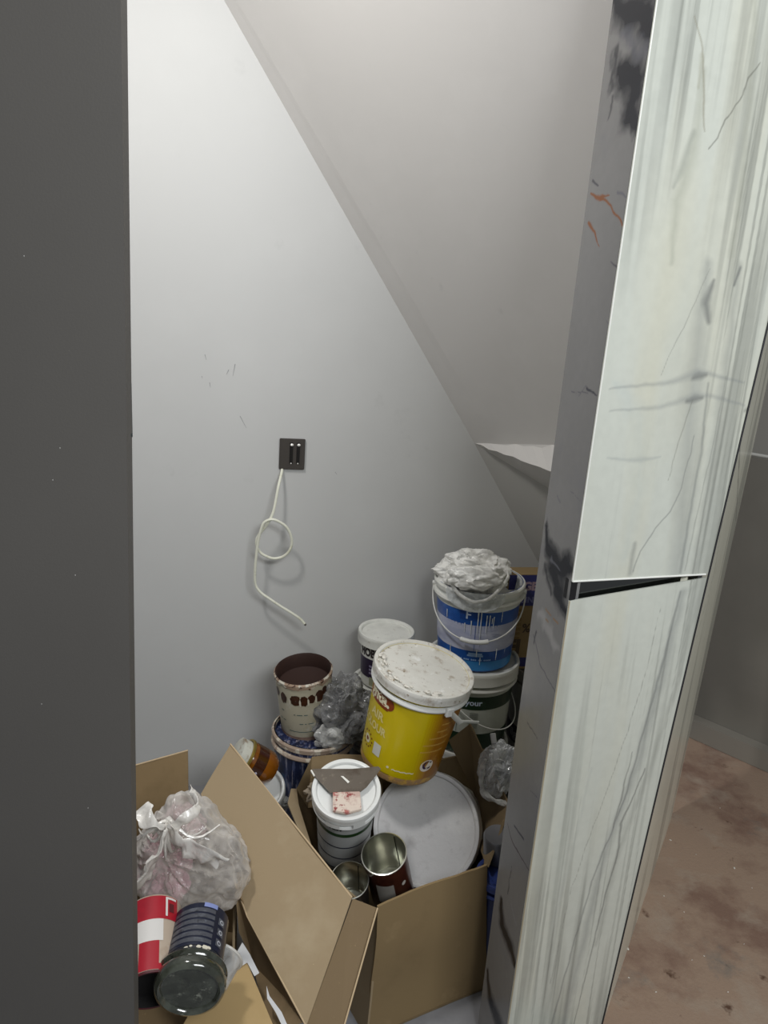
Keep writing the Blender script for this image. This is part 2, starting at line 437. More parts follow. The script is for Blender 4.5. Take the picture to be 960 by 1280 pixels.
dark_m = vcol('grey_marble_polished', .2, .18)
pale_m = vcol('pale_veined_laminate', .24, .5)
RN = -U
def rc(x, y):
    p = onplane(x, y, B0, RN); return ((p - B0).dot(-N), p.z)
def reveal_col(S, Z):
    b = np.array(lin('7c7b7a'))[None, None, :] * (0.88 + .24 * fbm(S * 9, Z * 4, 3)[..., None])
    wv = lambda s: s
    cl = fbm(S * 14 + 3, Z * 10 + Z * 3, 11, 5)
    def blot(px, wd, seed, al=.98, c='14161f', soft=.75, warp=.045):
        nonlocal b
        b = stroke(b, S, Z, [rc(x, y) + (k,) for x, y, k in px], wd * 1.25, c, al, soft, warp, seed)
    # navy clouds near the top
    blot([(770, -10, 1.2), (800, 10, 1.4), (818, 20, 1.2)], .026, 5)
    blot([(775, 85, .8), (798, 105, 1.6), (790, 140, 1.3), (800, 158, .7)], .026, 6)
    blot([(770, 70, .7), (765, 105, .7)], .015, 9, .7)
    blot([(782, 45, 1), (808, 62, 1)], .014, 12, .55, '55565f')
    blot([(765, 118, 1), (763, 140, .5)], .008, 8, .6)
    # orange veins
    for pts, wd in (([(741, 240, .6), (752, 247, 1.5), (764, 246, .6)], .0035), ([(753, 248, 1.2), (768, 262, .9), (782, 282, .6)], .003), ([(737, 280, 1.2), (745, 290, .9), (750, 310, .3)], .003)):
        b = stroke(b, S, Z, [rc(x, y) + (k,) for x, y, k in pts], wd, '7e4a25', .95, .6, .012, 21)
    for pts, wd, c, al in (([(742, 225, 1), (750, 230, .5)], .003, '33333d', .8), ([(774, 238, 1), (786, 246, .6)], .003, '5a5a64', .7), ([(766, 325, .5), (774, 334, .8)], .003, '44404a', .8),
                           ([(736, 485, 1), (747, 493, .6)], .004, '2d2d3b', .85), ([(716, 489, .5), (738, 492, .7)], .0015, '55555c', .8), ([(725, 495, .5), (735, 482, .6)], .001, '55555c', .8),
                           ([(698, 620, .7), (702, 628, .8)], .004, '66666d', .6), ([(715, 615, .4), (728, 628, .5)], .0015, '66666d', .7), ([(760, 400, .4), (763, 406, .5)], .003, '55555c', .6),
                           ([(668, 795, .7), (676, 830, .8), (698, 872, .5)], .0025, '47474f', .8), ([(672, 792, 1), (668, 805, .5)], .004, '33333b', .8), ([(660, 905, .6), (673, 924, .6)], .002, '3c3c46', .85),
                           ([(636, 1032, .5), (642, 1055, .8), (664, 1092, .8)], .002, '3e2c30', .9), ([(644, 1035, .7), (655, 1050, .9)], .0035, '2f2f3a', .85), ([(664, 990, .4), (672, 998, .5)], .002, '44444d', .7)):
        b = stroke(b, S, Z, [rc(x, y) + (k,) for x, y, k in pts], wd, c, al, .6, .01, 31)
    # navy cloud half-way, pale and ochre patch below it
    blot([(684, 655, .35), (688, 685, 1.0), (700, 715, 1.5), (714, 705, 1.0)], .024, 13)
    blot([(690, 715, .9), (702, 745, 1.4), (708, 765, .8)], .023, 14)
    blot([(683, 715, .8), (688, 742, .4)], .015, 15, .75)
    blot([(690, 700, 1), (700, 712, .6)], .006, 16, .6, '6f7079')
    blot([(675, 765, 1), (688, 790, 1.4), (697, 810, 1)], .013, 17, .55, 'a5a4a2')
    for pts in ([(684, 762), (690, 770)], [(693, 774), (699, 781)], [(683, 775), (686, 779)]):
        b = stroke(b, S, Z, [rc(x, y) for x, y in pts], .003, '8a6a48', .8, .7, .01, 41)
    # lower clouds
    blot([(628, 1126, .4), (629, 1160, 1.2), (640, 1188, 1.3), (646, 1212, .5)], .018, 18, warp=.02)
    blot([(640, 1120, .2), (646, 1160, .5)], .006, 20, .7, '8a8b92')
    blot([(611, 1216, .4), (614, 1250, 1.1), (626, 1290, 1.6), (626, 1330, 1.5)], .018, 19, warp=.02)
    blot([(640, 1085, .2), (636, 1120, .5)], .006, 23, .6, warp=.02)
    m = np.clip((cl - .62) * 6, 0, 1)[..., None] * .25
    return b * (1 - m) + np.array(lin('6d6d74')) * m
jamb = thing('wall_right', 'marble clad jamb beside the closet opening', 'wall', Matrix.Identity(4))
del jamb['category']; del jamb['label']; jamb['kind'] = 'structure'
core_m = plain('core_render', '777571', .8)
Bi = B0 + NF * -.02
painted('marble_slab', B0 - NF * .004, -N, TJ, 0, 0, 3.1, 3.1, .018, RN, .002, reveal_col, dark_m, jamb)
# pale face: its left edge is B0, its right seam follows the pixels of the joint
def fc(x, y):
    p = onplane(x, y, B0, NF); return ((p - B0).dot(UF), p.z)
s_a, z_a = fc(941, 480); s_b, z_b = fc(770, 1202)
def seam(z): return s_b + (s_a - s_b) * (z - z_b) / (z_a - z_b)
GU0 = fc(718, 727)[1]; GU1 = fc(884, 718)[1]; GL0 = fc(716, 751)[1]; GL1 = fc(883, 722)[1]
def pale_col(S, Z):
    lean = S + (Z - 1.2) * .02
    b = np.array(lin('c7cac0'))[None, None, :] * (0.94 + .1 * fbm(lean * 12, Z * 2.0, 5)[..., None])
    cream = np.clip((fbm(lean * 10 + 3, Z * 1.2 + 2, 77) - .45) * 3, 0, 1)[..., None] * .7
    b = b * (1 - cream) + np.array(lin('cac7b2')) * cream
    g = fbm(lean * 60, Z * 1.6, 9, 4); g2 = fbm(lean * 170, Z * 2.2, 19, 3)
    reg = np.clip((fbm(lean * 7, Z * 1.3, 29) - .42) * 4 + np.clip((S - .05) * 5, -.3, 1.0), 0, 1)
    k = (np.clip((g - .5) * 5, 0, 1) * .55 * reg)[..., None]; b = b * (1 - k) + np.array(lin('84867f')) * k
    k = (np.clip((g2 - .6) * 7, 0, 1) * .45 * reg)[..., None]; b = b * (1 - k) + np.array(lin('6c6e68')) * k
    def st(px, wd, c='6c6d6b', al=.6, soft=.9, warp=.006, seed=3):
        nonlocal b
        b = stroke(b, S, Z, [fc(x, y) + (kk,) for x, y, kk in px], wd, c, al, soft, warp, seed)
    # broad soft bands
    for px, wd, c, al in (([(884, 330, .5), (868, 480, 1.1), (858, 600, 1.2), (846, 716, .9)], .030, '8d908d', .45),
                          ([(925, 330, .6), (905, 480, 1), (880, 640, .8), (866, 716, .7)], .016, '8a8c86', .45),
                          ([(880, 90, .4), (866, 200, 1.0), (846, 250, .8), (838, 330, .4)], .018, 'a3a698', .5),
                          ([(945, 0, .8), (935, 160, 1), (915, 320, .8)], .012, 'a5a698', .5),
                          ([(855, 740, .8), (826, 850, 1), (795, 960, 1), (752, 1080, .8), (705, 1280, .9)], .016, '8b8e8b', .5),
                          ([(875, 740, .6), (845, 860, .8), (812, 960, 1.1), (775, 1060, 1.1), (745, 1180, .8)], .010, '9a9c94', .45),
                          ([(770, 480, .3), (800, 520, 1), (798, 620, .8), (780, 700, .5)], .030, 'bcc3be', .4),
                          ([(735, 900, .5), (715, 1000, 1), (690, 1120, .8)], .022, 'b9bdb2', .4)):
        st(px, wd, c, al, 1.0, .010, 5)
    st([(867, 20, .5), (878, 60, .8), (879, 120, 1), (881, 165, .6)], .0030, '857f6c', .6)
    st([(877, 70, 1), (872, 110, .6)], .006, '96947f', .4)
    st([(950, 78, .7), (936, 96, .9), (925, 125, .8), (905, 150, .9), (898, 172, .8), (886, 187, .8)], .0021, '6a6a62', .7, .8, .010)
    st([(868, 165, .8), (850, 215, 1.3), (842, 235, .5)], .008, '8f938a', .45)
    st([(893, 350, .5), (882, 380, 1.5), (886, 402, .8)], .009, '585a5c', .6)
    st([(926, 335, .8), (918, 358, .6)], .006, '55575a', .6)
    st([(888, 335, .5), (870, 376, .6), (856, 408, .6), (838, 440, .5), (826, 470, .4)], .0022, '868780', .6)
    for dy, a in ((0, .40), (28, .36)):  # horizontal bars: blurred reflections painted into the face colour
        st([(762, 486 + dy, .3), (830, 480 + dy, .8), (872, 468 + dy, 1.4), (884, 467 + dy, .8), (930, 478 + dy, .4)], .008, '7c8082', a, 1.0, .008)
    for x, y in ((874, 472), (868, 500), (940, 508)):  # darker cores of the painted reflection bars
        st([(x - 9, y + 3, .7), (x, y, 1.2), (x + 9, y - 2, .7)], .008, '4a4c4e', .5, 1.0, .01)
    st([(760, 572, .3), (800, 575, .7), (826, 572, .3)], .009, 'a2a7a4', .5, 1.0)  # another reflection smudge painted into the face colour
    st([(868, 545, .5), (852, 610, .5), (838, 640, .7), (820, 660, .6), (800, 690, .6), (792, 714, .7)], .0034, '787a78', .6)
    st([(793, 680, .8), (788, 716, 1.1)], .008, '777a79', .45)
    st([(866, 500, .6), (846, 560, .6), (836, 600, .4)], .0024, '7b7b72', .6)
    st([(885, 480, .6), (877, 560, .7), (863, 640, .8), (850, 715, .8)], .006, '777a78', .5)
    st([(908, 470, .5), (890, 560, .6), (872, 640, .6), (856, 712, .6)], .0030, '7c7e78', .5)
    st([(850, 740, .8), (828, 830, 1), (800, 930, .8), (780, 1000, .7), (744, 1090, .7), (714, 1190, .6), (690, 1280, .8)], .0045, '6f7271', .6)
    st([(826, 760, .4), (802, 860, .5), (782, 920, .5), (762, 980, .5), (735, 1050, .5), (712, 1120, .4), (688, 1230, .5)], .0024, '7b7b74', .55)
    st([(806, 960, .7), (790, 1000, .8), (776, 1030, 1.4), (774, 1060, 1.2), (756, 1120, .8), (732, 1220, .6), (716, 1290, .4)], .0034, '5c5e5c', .65)
    st([(790, 940, .5), (776, 1000, 1.0), (766, 1034, .5)], .0030, '5a5c5a', .6)
    st([(740, 960, .4), (712, 1080, .5), (690, 1160, .5)], .010, 'b3b7b0', .4, 1.0)
    return b
MS = .002
smax = seam(3.0)
up = painted('face_panel', B0, UF, smax, GU0, GU1, 3.0, 3.0, .003, NF, MS, pale_col, pale_m, jamb, right=(s_b, s_a, z_b, z_a))
lo = painted('face_panel', B0, UF, seam(1.0), 0, 0, GL0, GL1, .003, NF, MS, pale_col, pale_m, jamb, right=(s_b, s_a, z_b, z_a))
# gap between the panels: a recessed mirror-like metal channel
def fp(s, z, d=0): return B0 + UF * s + NF * d + Vector((0, 0, z))
sG0, sG1 = seam(GL0), seam(GU1)
chrome = plain('polished_steel', '6a6c6c', .12, 1)
slab('metal_channel', [fp(0.012, GL0 - .008, -.012), fp(sG1, GL1 - .008, -.012), fp(sG1, GU1 + .008, -.012), fp(0.012, GU0 + .008, -.012)], .006, chrome, jamb, nrm=NF)
slab('channel_end_cap', [fp(0.001, GL0, -.001), fp(.012, GL0 + .002, -.001), fp(.012, GU0 - .002, -.001), fp(0.001, GU0, -.001)], .02, plain('black_cap', '17171a', .4), jamb, nrm=NF)
edge_m = plain('laminate_edge', 'e8e8e2', .4)
tube('panel_edge', [fp(.001, GU0 + .0005, .0005), fp(sG1 * .98, GU1 + .0005, .0005)], .0018, edge_m, jamb)
tube('panel_edge', [fp(.0005, .02, 0), fp(.0005, GL0, 0)], .0011, plain('edge_tan', 'a79a80', .6), jamb)
tube('panel_edge', [fp(.0005, GU0, 0), fp(.0005, 3.0, 0)], .0011, edge_m, jamb)
# core behind the slabs, running on to the right as the wall of the closet
corepts = [B0 + (-N) * .022 + U * .018, B0 - N * TJ + U * .018, B0 - N * TJ + U * .06, fp(.2, 0, -.05), fp(seam(0) - .03, 0, -.022), fp(.02, 0, -.022)]
bm = bmesh.new(); a = [bm.verts.new(p) for p in corepts]; b = [bm.verts.new(p + Vector((0, 0, 3.1))) for p in corepts]
bm.faces.new(a[::-1]); bm.faces.new(b)
for i in range(len(a)): bm.faces.new((a[i], a[(i + 1) % len(a)], b[(i + 1) % len(a)], b[i]))
bmobj('wall_core', bm, core_m, jamb)
tube('tile_edge_trim', [B0 - N * (TJ - .001) + U * 0.001 + Vector((0, 0, .0)), B0 - N * (TJ - .001) + U * .001 + Vector((0, 0, 3.1))], .0016, plain('tile_edge', 'b3aea4', .5), jamb)

# receding strip right of the joint
SA = radians(30); US = Vector((sin(SA), cos(SA), 0)); NS = Vector((cos(SA), -sin(SA), 0))
if NS.y > 0: NS = -NS
PLZ = .10
j_top = fp(seam(3.0), 3.0); j_bot = fp(s_b, z_b)
SO = fp(s_b, 0, -.004); NS = Vector((US.y, -US.x, 0))
def scn(x, y):
    p = onplane(x, y, SO, NS); return ((p - SO).dot(US), p.z)
def strip_col(S, Z):
    b = np.array(lin('dddccb'))[None, None, :] * (0.88 + .2 * fbm(S * 5, Z * 2, 15)[..., None])
    g = fbm(S * 14 - Z * 1.0, Z * 1.1, 33, 5)
    k = (np.clip((g - .5) * 7, 0, 1) * .55)[..., None]; b = b * (1 - k) + np.array(lin('7d8078')) * k
    b = stroke(b, S, Z, [scn(935, 503) + (.6,), scn(925, 560) + (.8,), scn(920, 650) + (.3,)], .01, '3a3b38', .75, .6, .01)
    b = stroke(b, S, Z, [scn(925, 560) + (.4,), scn(905, 640) + (.5,), scn(893, 715) + (.5,), scn(870, 800) + (.3,)], .008, '6c6e66', .6, .7, .02)
    return b
so_t, zo_t = scn(938, 574); so_b, zo_b = scn(863, 914)
# quad that starts on the leaning joint and ends on the outer edge
def sleft(z):
    p = fp(seam(z), z); return (p - SO).dot(US)
o_r = lambda z: so_b + (so_t - so_b) * (z - zo_b) / (zo_t - zo_b)
painted('side_strip', SO, US, .6, PLZ, PLZ, 3.0, 3.0, .015, NS, .006, strip_col, pale_m, jamb, right=(so_b, so_t, zo_b, zo_t))
seam_pts = [fp(seam(z) + .0015, z, .001) for z in np.linspace(.1, 2.95, 20)]
tube('joint_line', seam_pts, .0016, plain('joint_black', '26262a', .6), jamb)

# raised landing outside (dusty brown top)
lv = [atz(743, 1280, PLZ), atz(770, 1202, PLZ), atz(863, 914, PLZ)]
d0 = (lv[0] - lv[1]).normalized()
near = lv[1] + d0 * 1.0
bk = (atz(960, 957, PLZ) - lv[2]).normalized()
far_r = lv[2] + bk * 1.6
wn = Vector((bk.y, -bk.x, 0))
if wn.y > 0: wn = -wn
tp = [near, far_r + Vector((.3, -2.0, 0)), far_r, lv[2], lv[1]]
land_m = splat('dusty_brown_tile', 'a08875', [('84695a', 5, .48, .16), ('a69483', 9, .52, .2), ('5a4030', 17, .64, .1), ('7a4e28', 11, .68, .1, (1, 1.6, 1)), ('74706a', 4, .6, .12), ('9a8d80', 60, .7, .08), ('3a2c24', 26, .74, .04), ('e0dcd4', 110, .80, .02)], rough=.75, bump=.5)
land = slab('floor_landing', tp, PLZ - .012, land_m, nrm=(0, 0, 1)); tag(land, kind='structure')
side_m = splat('riser_pale', 'b7b8ab', [('9b9c92', 12, .5, .2, (3, 3, .5)), ('d8d8d0', 50, .62, .1)], rough=.6)
rn = Vector((d0.y, -d0.x, 0))
if rn.x > 0: rn = -rn
slab('riser', [near + rn * .003 - Vector((0, 0, PLZ)), lv[1] + rn * .003 - Vector((0, 0, PLZ)), lv[1] + rn * .003 + Vector((0, 0, .001)), near + rn * .003 + Vector((0, 0, .001))], .003, side_m, land, nrm=rn)
tube('dusty_edge', [near, lv[1]], .004, plain('dust_edge', 'bdb8ac', .9), land)
random.seed(5)
bm = bmesh.new()
for x, y, s in [(857, 932, 3), (918, 1085, 3), (785, 1186, 3), (838, 1050, 2.4), (870, 1068, 1.2), (940, 1110, 1), (820, 1240, 1.5), (786, 1222, 1.5), (880, 1195, 1.3), (930, 1180, 1.2), (855, 1140, 1.2), (900, 1010, 1.2), (830, 1120, 1.2), (795, 1130, 1.2), (910, 1240, 1.4), (865, 1200, 1)]:
    p = atz(x, y, PLZ + .001); r = s * .0011
    m = Matrix.Translation(p) @ Matrix.Rotation(random.random() * 6, 4, 'Z') @ Matrix.Diagonal((r * 1.6, r * .8, .0015, 1))
    bmesh.ops.create_icosphere(bm, subdivisions=1, radius=1, matrix=m)
tag(bmobj('plaster_crumb', bm, plain('crumb_white', 'd9d6cc', .8), land), kind='stuff')

# grey wall at the right with ledge and baseboard
gw_m = plain('grey_wall_paint', '7a766e', .45, bump=.05, bscale=60, var=.06)
gp0 = lv[2] - bk * .12; gp1 = far_r
zl = onplane(945, 572, lv[2], wn).z
wl = slab('wall_outer', [gp0 - Vector((0, 0, PLZ)), gp1 - Vector((0, 0, PLZ)), Vector((gp1.x, gp1.y, zl)), Vector((gp0.x, gp0.y, zl))], .12, gw_m, nrm=wn); tag(wl, kind='structure')
up_m = plain('upper_wall_grey', '8f8c85', .6)
wu = slab('wall_outer_upper', [Vector((gp0.x, gp0.y, zl)) - wn * .05, Vector((gp1.x, gp1.y, zl)) - wn * .05, Vector((gp1.x, gp1.y, 3.1)) - wn * .05, Vector((gp0.x, gp0.y, 3.1)) - wn * .05], .07, up_m, nrm=wn); tag(wu, kind='structure')
tube('trim_2', [Vector((gp0.x, gp0.y, zl + .004)) - wn * .04, Vector((gp1.x, gp1.y, zl + .004)) - wn * .04], .006, plain('ledge_white', 'c9c7c0', .6)); bpy.data.objects['trim_2']['kind'] = 'structure'
bbh = .075; bbt = .05
zb_ = Vector((0, 0, 1))
bb = slab('baseboard_outer', [gp0 + wn * bbt + zb_ * bbh, gp1 + wn * bbt + zb_ * bbh, gp1 + zb_ * bbh, gp0 + zb_ * bbh], bbh, plain('baseboard_grey', '878279', .4), nrm=(0, 0, 1), bevel=.002); tag(bb, kind='structure')

# ---------------- open dark door at the left edge with its hinge
DY = .93
d_t = at(151, 0, DY); d_b = at(168, 1280, DY)
dslope = (d_b.x - d_t.x) / (d_b.z - d_t.z)
def dx(z): return d_t.x + dslope * (z - d_t.z)
door_m = plain('dark_grey_laminate', '5e5b57', .5, bump=.06, bscale=300, var=.05, vscale=3)
door = slab('door_1', [(-1.3, DY, .012), (dx(0.012), DY, .012), (dx(2.9), DY, 2.9), (-1.3, DY, 2.9)], .02, door_m, nrm=(0, -1, 0)); tag(door, kind='structure')
hm = plain('zinc_steel', '7f8a8c', .35, 1)
hz0, hz1 = at(163, 545, DY + .03).z, at(163, 478, DY + .03).z; hx = at(163, 512, DY + .03).x
hg = bmobj('hinge', box_bm(hx - .012, hx + .0045, DY + .0215, DY + .024, hz0, hz1), hm, door)
for a, b in ((0.12, .9),):
    tube('hinge_pin', [(hx + .001, DY + .019, hz0 + (hz1 - hz0) * .1), (hx + .001, DY + .019, hz0 + (hz1 - hz0) * .88)], .0035, plain('dark_steel', '52626a', .3, 1), hg)
for k in (.02, .93):
    tube('hinge_knuckle', [(hx + .0015, DY + .019, hz0 + (hz1 - hz0) * k), (hx + .0015, DY + .019, hz0 + (hz1 - hz0) * (k + .06))], .0045, hm, hg)
dm = plain('paint_fleck', 'aaa8a4', .7); bm = bmesh.new()
for x, y in [(94, 719), (66, 600), (30, 320), (75, 560), (52, 880), (110, 1010)]:
    p = at(x, y, DY); bmesh.ops.create_icosphere(bm, subdivisions=1, radius=1, matrix=Matrix.Translation(p) @ Matrix.Diagonal((.0009, .0004, .0011, 1)))
tag(bmobj('paint_fleck', bm, dm, door), kind='stuff')

# ------------------------------------------------------------------ switch plate and cable
pl = onwall(365, 567); Mw = Matrix((U, -N, Vector((0, 0, 1)))).transposed().to_4x4(); Mw.translation = pl
wpx = mpp(pl)
sw = thing('switch_plate', 'dark brown switch plate with two slim toggles on the white wall', 'switch', Mw)
hw, hh = 15.8 * wpx, 19.2 * wpx
plate_m = plain('brown_metal_plate', '55504b', .3, .5)
box('plate', (-hw, hw, -.009, .0, -hh, hh), plate_m, sw, bevel=.0015)
blk = plain('switch_black', '15120f', .3); cr = plain('glint_screw_white', 'f2f0ea', .2, .2)
for x in (-.08, .46):
    r = box('rocker', (hw * x - .0048, hw * x + .0048, -.0125, -.0085, -hh * .62, hh * .78), blk, sw, bevel=.001)
    m = Matrix.Translation((hw * x + .001, -.013, hh * .62)); bm = bmesh.new()
    bmesh.ops.create_uvsphere(bm, u_segments=12, v_segments=8, radius=1, matrix=m @ Matrix.Diagonal((.0052, .003, .0042, 1)))
    bmobj('toggle_glint', bm, cr, r, smooth=True)  # highlight at the rocker top, modelled as a near-white bead
    bm = bmesh.new(); bmesh.ops.create_uvsphere(bm, u_segments=10, v_segments=6, radius=1, matrix=Matrix.Translation((hw * x, -.0125, -hh * .6)) @ Matrix.Diagonal((.002, .001, .002, 1)))
    bmobj('screw', bm, cr, r, smooth=True)
zpath = [(258, 226, .004), (256, 250, .012), (235, 340, .04), (205, 490, .055), (165, 570, .06), (125, 620, .058), (103, 660, .055), (104, 705, .053), (130, 745, .052), (170, 768, .052), (212, 778, .053), (260, 768, .055), (298, 738, .058), (318, 690, .06), (312, 635, .062), (285, 585, .064), (240, 552, .066), (195, 538, .068), (150, 556, .068), (128, 605, .066), (110, 680, .062), (100, 760, .06), (92, 860, .058), (96, 938, .056), (125, 985, .058), (180, 1025, .062), (250, 1072, .066), (320, 1115, .07), (370, 1150, .072), (397, 1180, .074)]
cp = [onwall(300 + x / 4.92, 540 + y / 4.92, d) for x, y, d in zpath]
cord = tube('wall_cable', smooth_path(cp, 6), .0042, splat('white_cable', 'dcdccc', [('c4c2a8', 18, .55, .1), ('9a9784', 60, .72, .05)], rough=.4), seg=8)
tag(cord, 'thin white cable knotted in a loop hanging below the dark switch plate', 'cable')
p1 = cp[-1]; p2 = p1 + (cp[-1] - cp[-2]).normalized() * .006
tube('bare_wire', [p1, p2], .0036, plain('cable_end', '4e4a44', .5), cord)

# ------------------------------------------------------------------ bucket builder
white = splat('bucket_white', 'dcdcd6', [('cfcfc8', 10, .5, .2), ('9c978c', 60, .70, .06)], rough=.32, bump=.05)
whitec = plain('clean_white_plastic', 'e2e3e0', .3)
lid_dirty = splat('lid_spattered', 'dad8d0', [('cbc8be', 14, .5, .2), ('b7ad9f', 45, .56, .12), ('87775f', 75, .63, .06), ('efeeea', 30, .6, .1)], rough=.55, bump=.5)
lid_soft = splat('lid_cloudy', 'dbdbd4', [('cbcbc4', 20, .5, .2), ('b9b6ab', 60, .62, .1)], rough=.5, bump=.2)
wire = plain('bail_wire', 'cfcfc9', .35)
def bucket(name, label, top, bot, rt, rb, body_m, lid=None, group=None, twist=0, rim_m=None, collar=True, seg=72, cat='bucket', skirt=.022, inner=None):
    top, bot = Vector(top), Vector(bot); M = frame(bot, top, twist); H = (top - bot).length
    e = thing(name, label, cat, M, group)
    R = lambda z: rb + (rt - rb) * max(0, min(1, z / H))
    prof = [(0, .004), (rb - .012, .004), (rb - .01, 0), (rb - .002, 0), (rb, .004)]
    for k in range(1, 9): prof.append((R(H * k / 8), H * k / 8))
    if inner is None or lid is not None:
        prof += [(rt - .003, H), (rt - .004, H - .02), (rb - .003, .008), (0, .008)]
    else:
        prof += [(rt - .003, H), (R(H - inner) - .003, H - inner), (0, H - inner + .002)]
    lathe('body', prof, body_m, e, seg)
    rm = rim_m or white
    if collar:
        z1 = H - skirt - .022
        lathe('collar', [(R(z1) - .001, z1), (rt + .006, z1 + .002), (rt + .008, z1 + .006), (rt + .006, z1 + .012), (rt - .001, z1 + .014)], rm, e, seg)
    if lid is not None:
        a = rt + .004; b = rt + .009
        lathe('lid', [(a, H - skirt), (b, H - skirt + .002), (b, H - .006), (b + .001, H - .002), (b - .001, H + .005), (b - .006, H + .006), (b - .010, H + .004), (b - .013, H - .003), (b - .03, H - .004), (b * .45, H - .003), (0, H - .003)], lid, e, seg)
    else:
        lathe('rim', [(rt - .001, H - .018), (rt + .006, H - .016), (rt + .007, H - .004), (rt + .004, H), (rt - .003, H), (rt - .004, H - .008)], rm, e, seg)
    return e, R, H
def bail(e, r, z, drop, mat=wire, grip=None, th=0, rad=.002, out=.004, gw=.045, gm=None):
    pts = []
    for k in range(33):
        t = pi * k / 32; x = (r + out) * cos(t); y = -sqrt(max(0, (r + out) ** 2 - x * x)) - .004; zz = z - drop * (sin(t) ** .75)
        p = Matrix.Rotation(th, 3, 'Z') @ Vector((x, y, zz)); pts.append(p)
    h = tube('bail_handle', pts, rad, mat, e)
    for s in (0, -1):
        p = pts[s]; d = Vector((p.x, p.y, 0)).normalized()
        tube('handle_ear', [p - d * .006, p + d * .003], .007, gm or whitec, e)
    if grip:
        mid = [p for p in pts if abs((Matrix.Rotation(-th, 3, 'Z') @ p).x) < gw]
        tube('grip', mid, .0068, grip, h)
    return h

bag_w = film('milky_film', 'ecebe6', .22, .3)
# ---------------- blue bucket (open, bag on top), green one, hidden one below
Y1 = 2.02
def P(x, y, Y): return at(x, y, Y)
bt, bb_ = P(600, 722, Y1), P(592, 818, Y1 + .005)
r1 = 54 * mpp(bt)
blue_m = splat('blue_label_print', '1b4f9c', [('2a63b4', 20, .55, .15), ('c9d3de', 18, .69, .02, (6, 6, .5))], rough=.3)
e, R, H = bucket('paint_bucket', 'open white bucket with blue label, topmost of its stack, plastic bag in its mouth', bt, bb_, r1, r1 * .86, blue_m, None, collar=True, inner=.05)
lavender = splat('label_picture', 'adb2cc', [('c3c6d8', 9, .48, .15, (1, 1, 3)), ('8f96b4', 14, .58, .12, (1, 1, 4)), ('dfe2ea', 18, .70, .02, (7, 7, .5))], rough=.3)
lathe('white_band', [(R(H) + .0005, H - .016), (R(H - .055) + .0008, H - .058)], splat('band_white', 'd3d6d2', [('b2bab6', 30, .6, .1)], rough=.35), e)
lathe('picture_band', [(R(H * .56) + .0008, H * .60), (R(H * .27) + .0008, H * .27)], lavender, e)
lathe('base_band', [(R(.03) + .0008, .034), (R(0) + .0008, .004)], plain('bright_blue', '2f7fc0', .35), e)
wt = plain('print_white', 'c3cfe2', .5); wp_ = plain('print_pale_blue', '8fb0dc', .5)
patch('seam_line', R, .0, .012, H * .27, H * .6, plain('seam_blue', '3a5ea4', .5), e, off=.0014)
wrap_text('• •• ••• ••• •• ••••', .016, R, .0, H * .155, wp_, e)
for k, (a, l) in enumerate([(.235, 26), (.21, 30)]): wrap_text('l' * l, .007, R, .05, H * a, wp_, e)
wrap_text('F', .036, R, -.18, H * .72, wt, e); patch('label_badge', R, -.38, .12, H * .655, H * .80, plain('deep_blue', '123f86', .35), e, off=.0009)
bm = bmesh.new(); random.seed(3)
for th, z0, z1 in [(.05, .78, .5), (.12, .78, .35), (.25, .74, .52), (.32, .74, .6), (-.1, .66, .48), (.42, .72, .58), (.62, .8, .64), (.18, .2, .10), (-.62, .30, .06), (-.25, .62, .5), (.08, .3, .2), (.6, .3, .15), (-.75, .72, .62), (.38, .7, .63)]:
    n = 8; g = []
    for i in range(n + 1):
        t = i / n; z = H * (z0 + (z1 - z0) * t); wd = (.0016 + .001 * noise.noise(Vector((th * 9, i, 0)))) * (1 - .5 * t); r = R(z) + .002; a = wd / r
        g.append((bm.verts.new((r * sin(th - a), -r * cos(th - a), z)), bm.verts.new(((r + .001) * sin(th), -(r + .001) * cos(th), z)), bm.verts.new((r * sin(th + a), -r * cos(th + a), z))))
    for p, q in zip(g, g[1:]): bm.faces.new((p[0], p[1], q[1], q[0])); bm.faces.new((p[1], p[2], q[2], q[1]))
tag(bmobj('paint_drip', bm, plain('drip_white', 'dde2e4', .4), e), kind='stuff')
bail(e, r1 + .004, H - .028, .115, grip=whitec, rad=.0022, gw=.042)
drp = crumple('bag_drape', P(592, 722, Y1 - .135), (.072, .026, .034), bag_w, None, seed=24, amp=.25, sub=5, freq=2.0, fine=.1)
lathe('lining', [(r1 - .0035, H - .001), (r1 - .0045, H - .02), (r1 - .008, H - .049), (0, H - .0485)], whitec, e)
Mtop = frame(bb_, bt)
# bag heaped in the mouth
bagc = bt + Vector((-.022, -.012, .026))
pb = tag(crumple('plastic_bag', bagc, (.104, .094, .060), bag_w, None, seed=4, amp=.3, sub=6, freq=2.2, fine=.11), 'crumpled milky plastic bag heaped in the mouth of the blue bucket', 'bag')
wcore = tag(crumple('wad_of_film', bagc + Vector((0, 0, -.012)), (.080, .07, .042), plain('film_wad', 'd9d8d2', .5, bump=.6, bscale=40), None, seed=9, amp=.3, sub=5, freq=3, fine=.3), 'opaque white wad inside the milky bag on the blue bucket', 'plastic wad')
def fr(xp, yp, dz=0): return P(xp, yp, Y1 - .155)
bm = tube_bm(smooth_path([P(560, 722, Y1 - .12), P(573, 742, Y1 - .137), P(590, 752, Y1 - .145), P(600, 752, Y1 - .146), P(612, 748, Y1 - .145), P(625, 736, Y1 - .14), P(635, 722, Y1 - .12), P(634, 715, Y1 - .09)], 6), .0058, seg=8, flat=.5)
bmobj('bag_strap', bm, bag_w, pb, smooth=True)
drp.parent = pb
